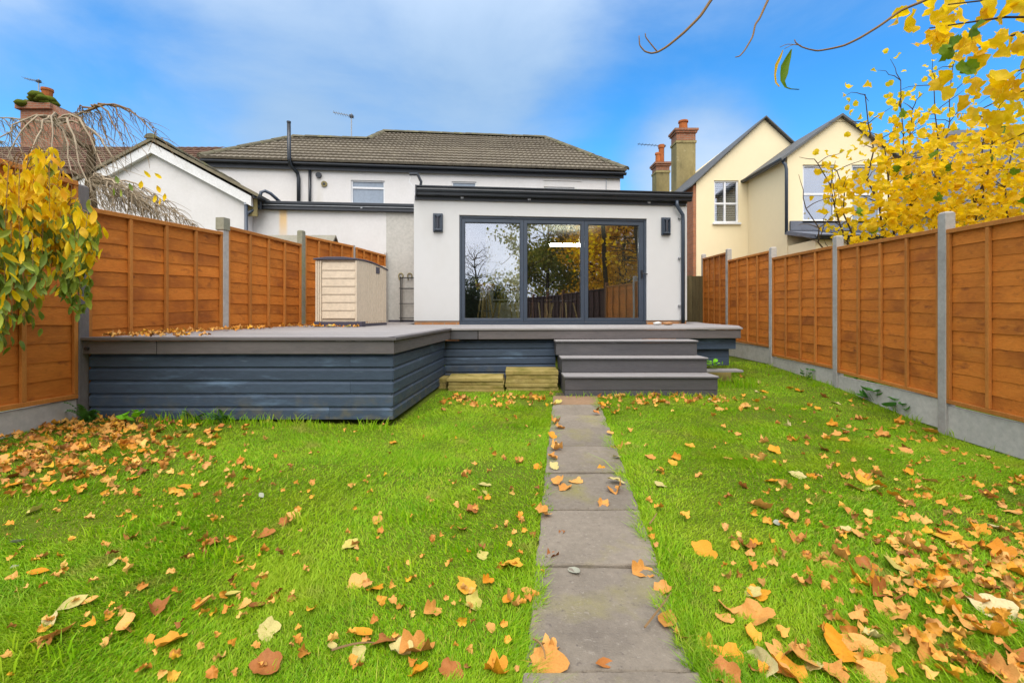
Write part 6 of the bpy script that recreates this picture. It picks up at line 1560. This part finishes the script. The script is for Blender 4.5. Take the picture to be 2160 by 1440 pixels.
# --- trees behind the camera that the door glass mirrors
def back_tree(x, y, h, rad, n, mat, label, size=0.22, bare=0.0, zc=None):
    o = thing('garden_tree', label, 'tree', (x, y, -0.4), 0, None)
    b = MB(); tp = branchy((x,y,-0.5), (x+rnd.uniform(-.3,.3),y,h*0.8), (0.2,0,0), 0.16, 0.04, b, 9, 0.04); b.obj('trunk', M['bark'], o)
    pts_ = []
    for k in range(34):
        i = rnd.randrange(2, 9); p = tp[i]; a = rnd.uniform(0, 6.28); L_ = rad*rnd.uniform(0.5, 1.05)*(1 - 0.35*(i-2)/7)
        e = p + Vector((math.cos(a)*L_, math.sin(a)*L_, L_*rnd.uniform(0.1, 0.9)))
        b = MB(); bp_ = branchy(p, e, (0,0,0.25), 0.04, 0.008, b, 7, 0.05)
        for _ in range(5):
            q = bp_[rnd.randrange(3, 7)]; e2 = q + Vector((rnd.gauss(0,.5), rnd.gauss(0,.5), rnd.gauss(0.2,.4)))
            pts_ += branchy(q, e2, (0,0,0.05), 0.01, 0.004, b, 4, 0.03)
        b.obj('branch', M['bark'], o); pts_ += bp_[3:]
    if n:
        c = np.array([np.array(pts_[rnd.randrange(len(pts_))]) for _ in range(n)]) + rng.normal(0, 0.30, (n, 3))
        scatter('foliage', ([(-0.32,0,0.05),(0,-0.5,0),(0.32,0,0.05),(0,0.5,-0.08)], [(0,1,2),(0,2,3)]), c, rotm(n, 1.0), rng.uniform(0.6, 1.2, n)*size, M[mat], o)
back_tree(5.6, -9.0, 9.5, 3.2, 16000, 'back_olive', 'tall olive tree seen mirrored in the door glass', 0.20)
back_tree(9.0, -8.5, 10.0, 3.4, 16000, 'back_autumn', 'dense brown leaved tree mirrored above the fence in glass', 0.20)
back_tree(6.2, 0.2, 5.6, 1.7, 9000, 'back_yellow', 'golden tree mirrored in the glass above the dark fence', 0.13)
back_tree(6.4, -3.2, 6.5, 2.0, 9000, 'back_yellow', 'second golden tree mirrored in the glass further back', 0.14)
back_tree(9.5, -2.0, 10.0, 3.4, 16000, 'back_autumn', 'tall brown tree mirrored behind the golden one', 0.20)
back_tree(2.1, -14.5, 6.0, 2.2, 1100, 'back_olive', 'nearly bare round tree mirrored in the first pane', 0.08)
ex = [-4.4, -2.5, -0.6, 1.3, 3.2]  # garden end fence, added to darken the lower part of the mirrored panes
for i in range(4):
    post(ex[i], -12.0, 1.9, 0.0, 'timber post added at the garden end, seen mirrored in the door glass', 'mirrored end posts', 'post_wood')
    fence_panel((ex[i]+0.05, -12.0), (ex[i+1]-0.05, -12.0), 1.85, 1.85, 1.8, 1, 'dark fence added at the garden end, seen mirrored in the door glass', 'mirrored end fences', 'dark_fence', 'dark_fence')
def bush(x, y, h, r_, n, mat, label):
    o = thing('garden_bush', label, 'bush', (x, y, 0.0)); b = MB(); pts_ = []
    for k in range(9):
        a = rnd.uniform(0, 6.28); e = (x + r_*math.cos(a)*rnd.uniform(0.3, 1), y + r_*math.sin(a)*rnd.uniform(0.3, 1), h*rnd.uniform(0.6, 1))
        b = MB(); pts_ += branchy((x, y, 0.0), e, (0, 0, 0.2), 0.03, 0.008, b, 7, 0.04)[1:]; b.obj('stem', M['bark'], o)
    c = np.array([np.array(pts_[rnd.randrange(len(pts_))]) for _ in range(n)]) + rng.normal(0, 0.25, (n, 3))
    scatter('foliage', ([(-0.32,0,0.05),(0,-0.5,0),(0.32,0,0.05),(0,0.5,-0.08)], [(0,1,2),(0,2,3)]), c, rotm(n, 1.0), rng.uniform(0.08, 0.14, n), M[mat], o)
bush(1.25, -10.2, 3.1, 0.9, 7000, 'back_dark', 'dark evergreen bush added at the garden end to darken the first pane')  # bushes added to darken the reflection so furniture behind the glass shows
bush(2.35, -10.6, 2.7, 0.9, 7000, 'back_dark', 'lower dark bush added beside the tall one to darken the first pane')
bush(3.5, -10.0, 2.3, 0.9, 5000, 'back_olive', 'olive bush added at the garden end, mirrored between the panes')
print('tris about', sum(len(o.data.loop_triangles) if False else len(o.data.polygons) for o in SC.objects if o.type == 'MESH'), 'objects', len(SC.objects), 'leaves', n_leaf[0])
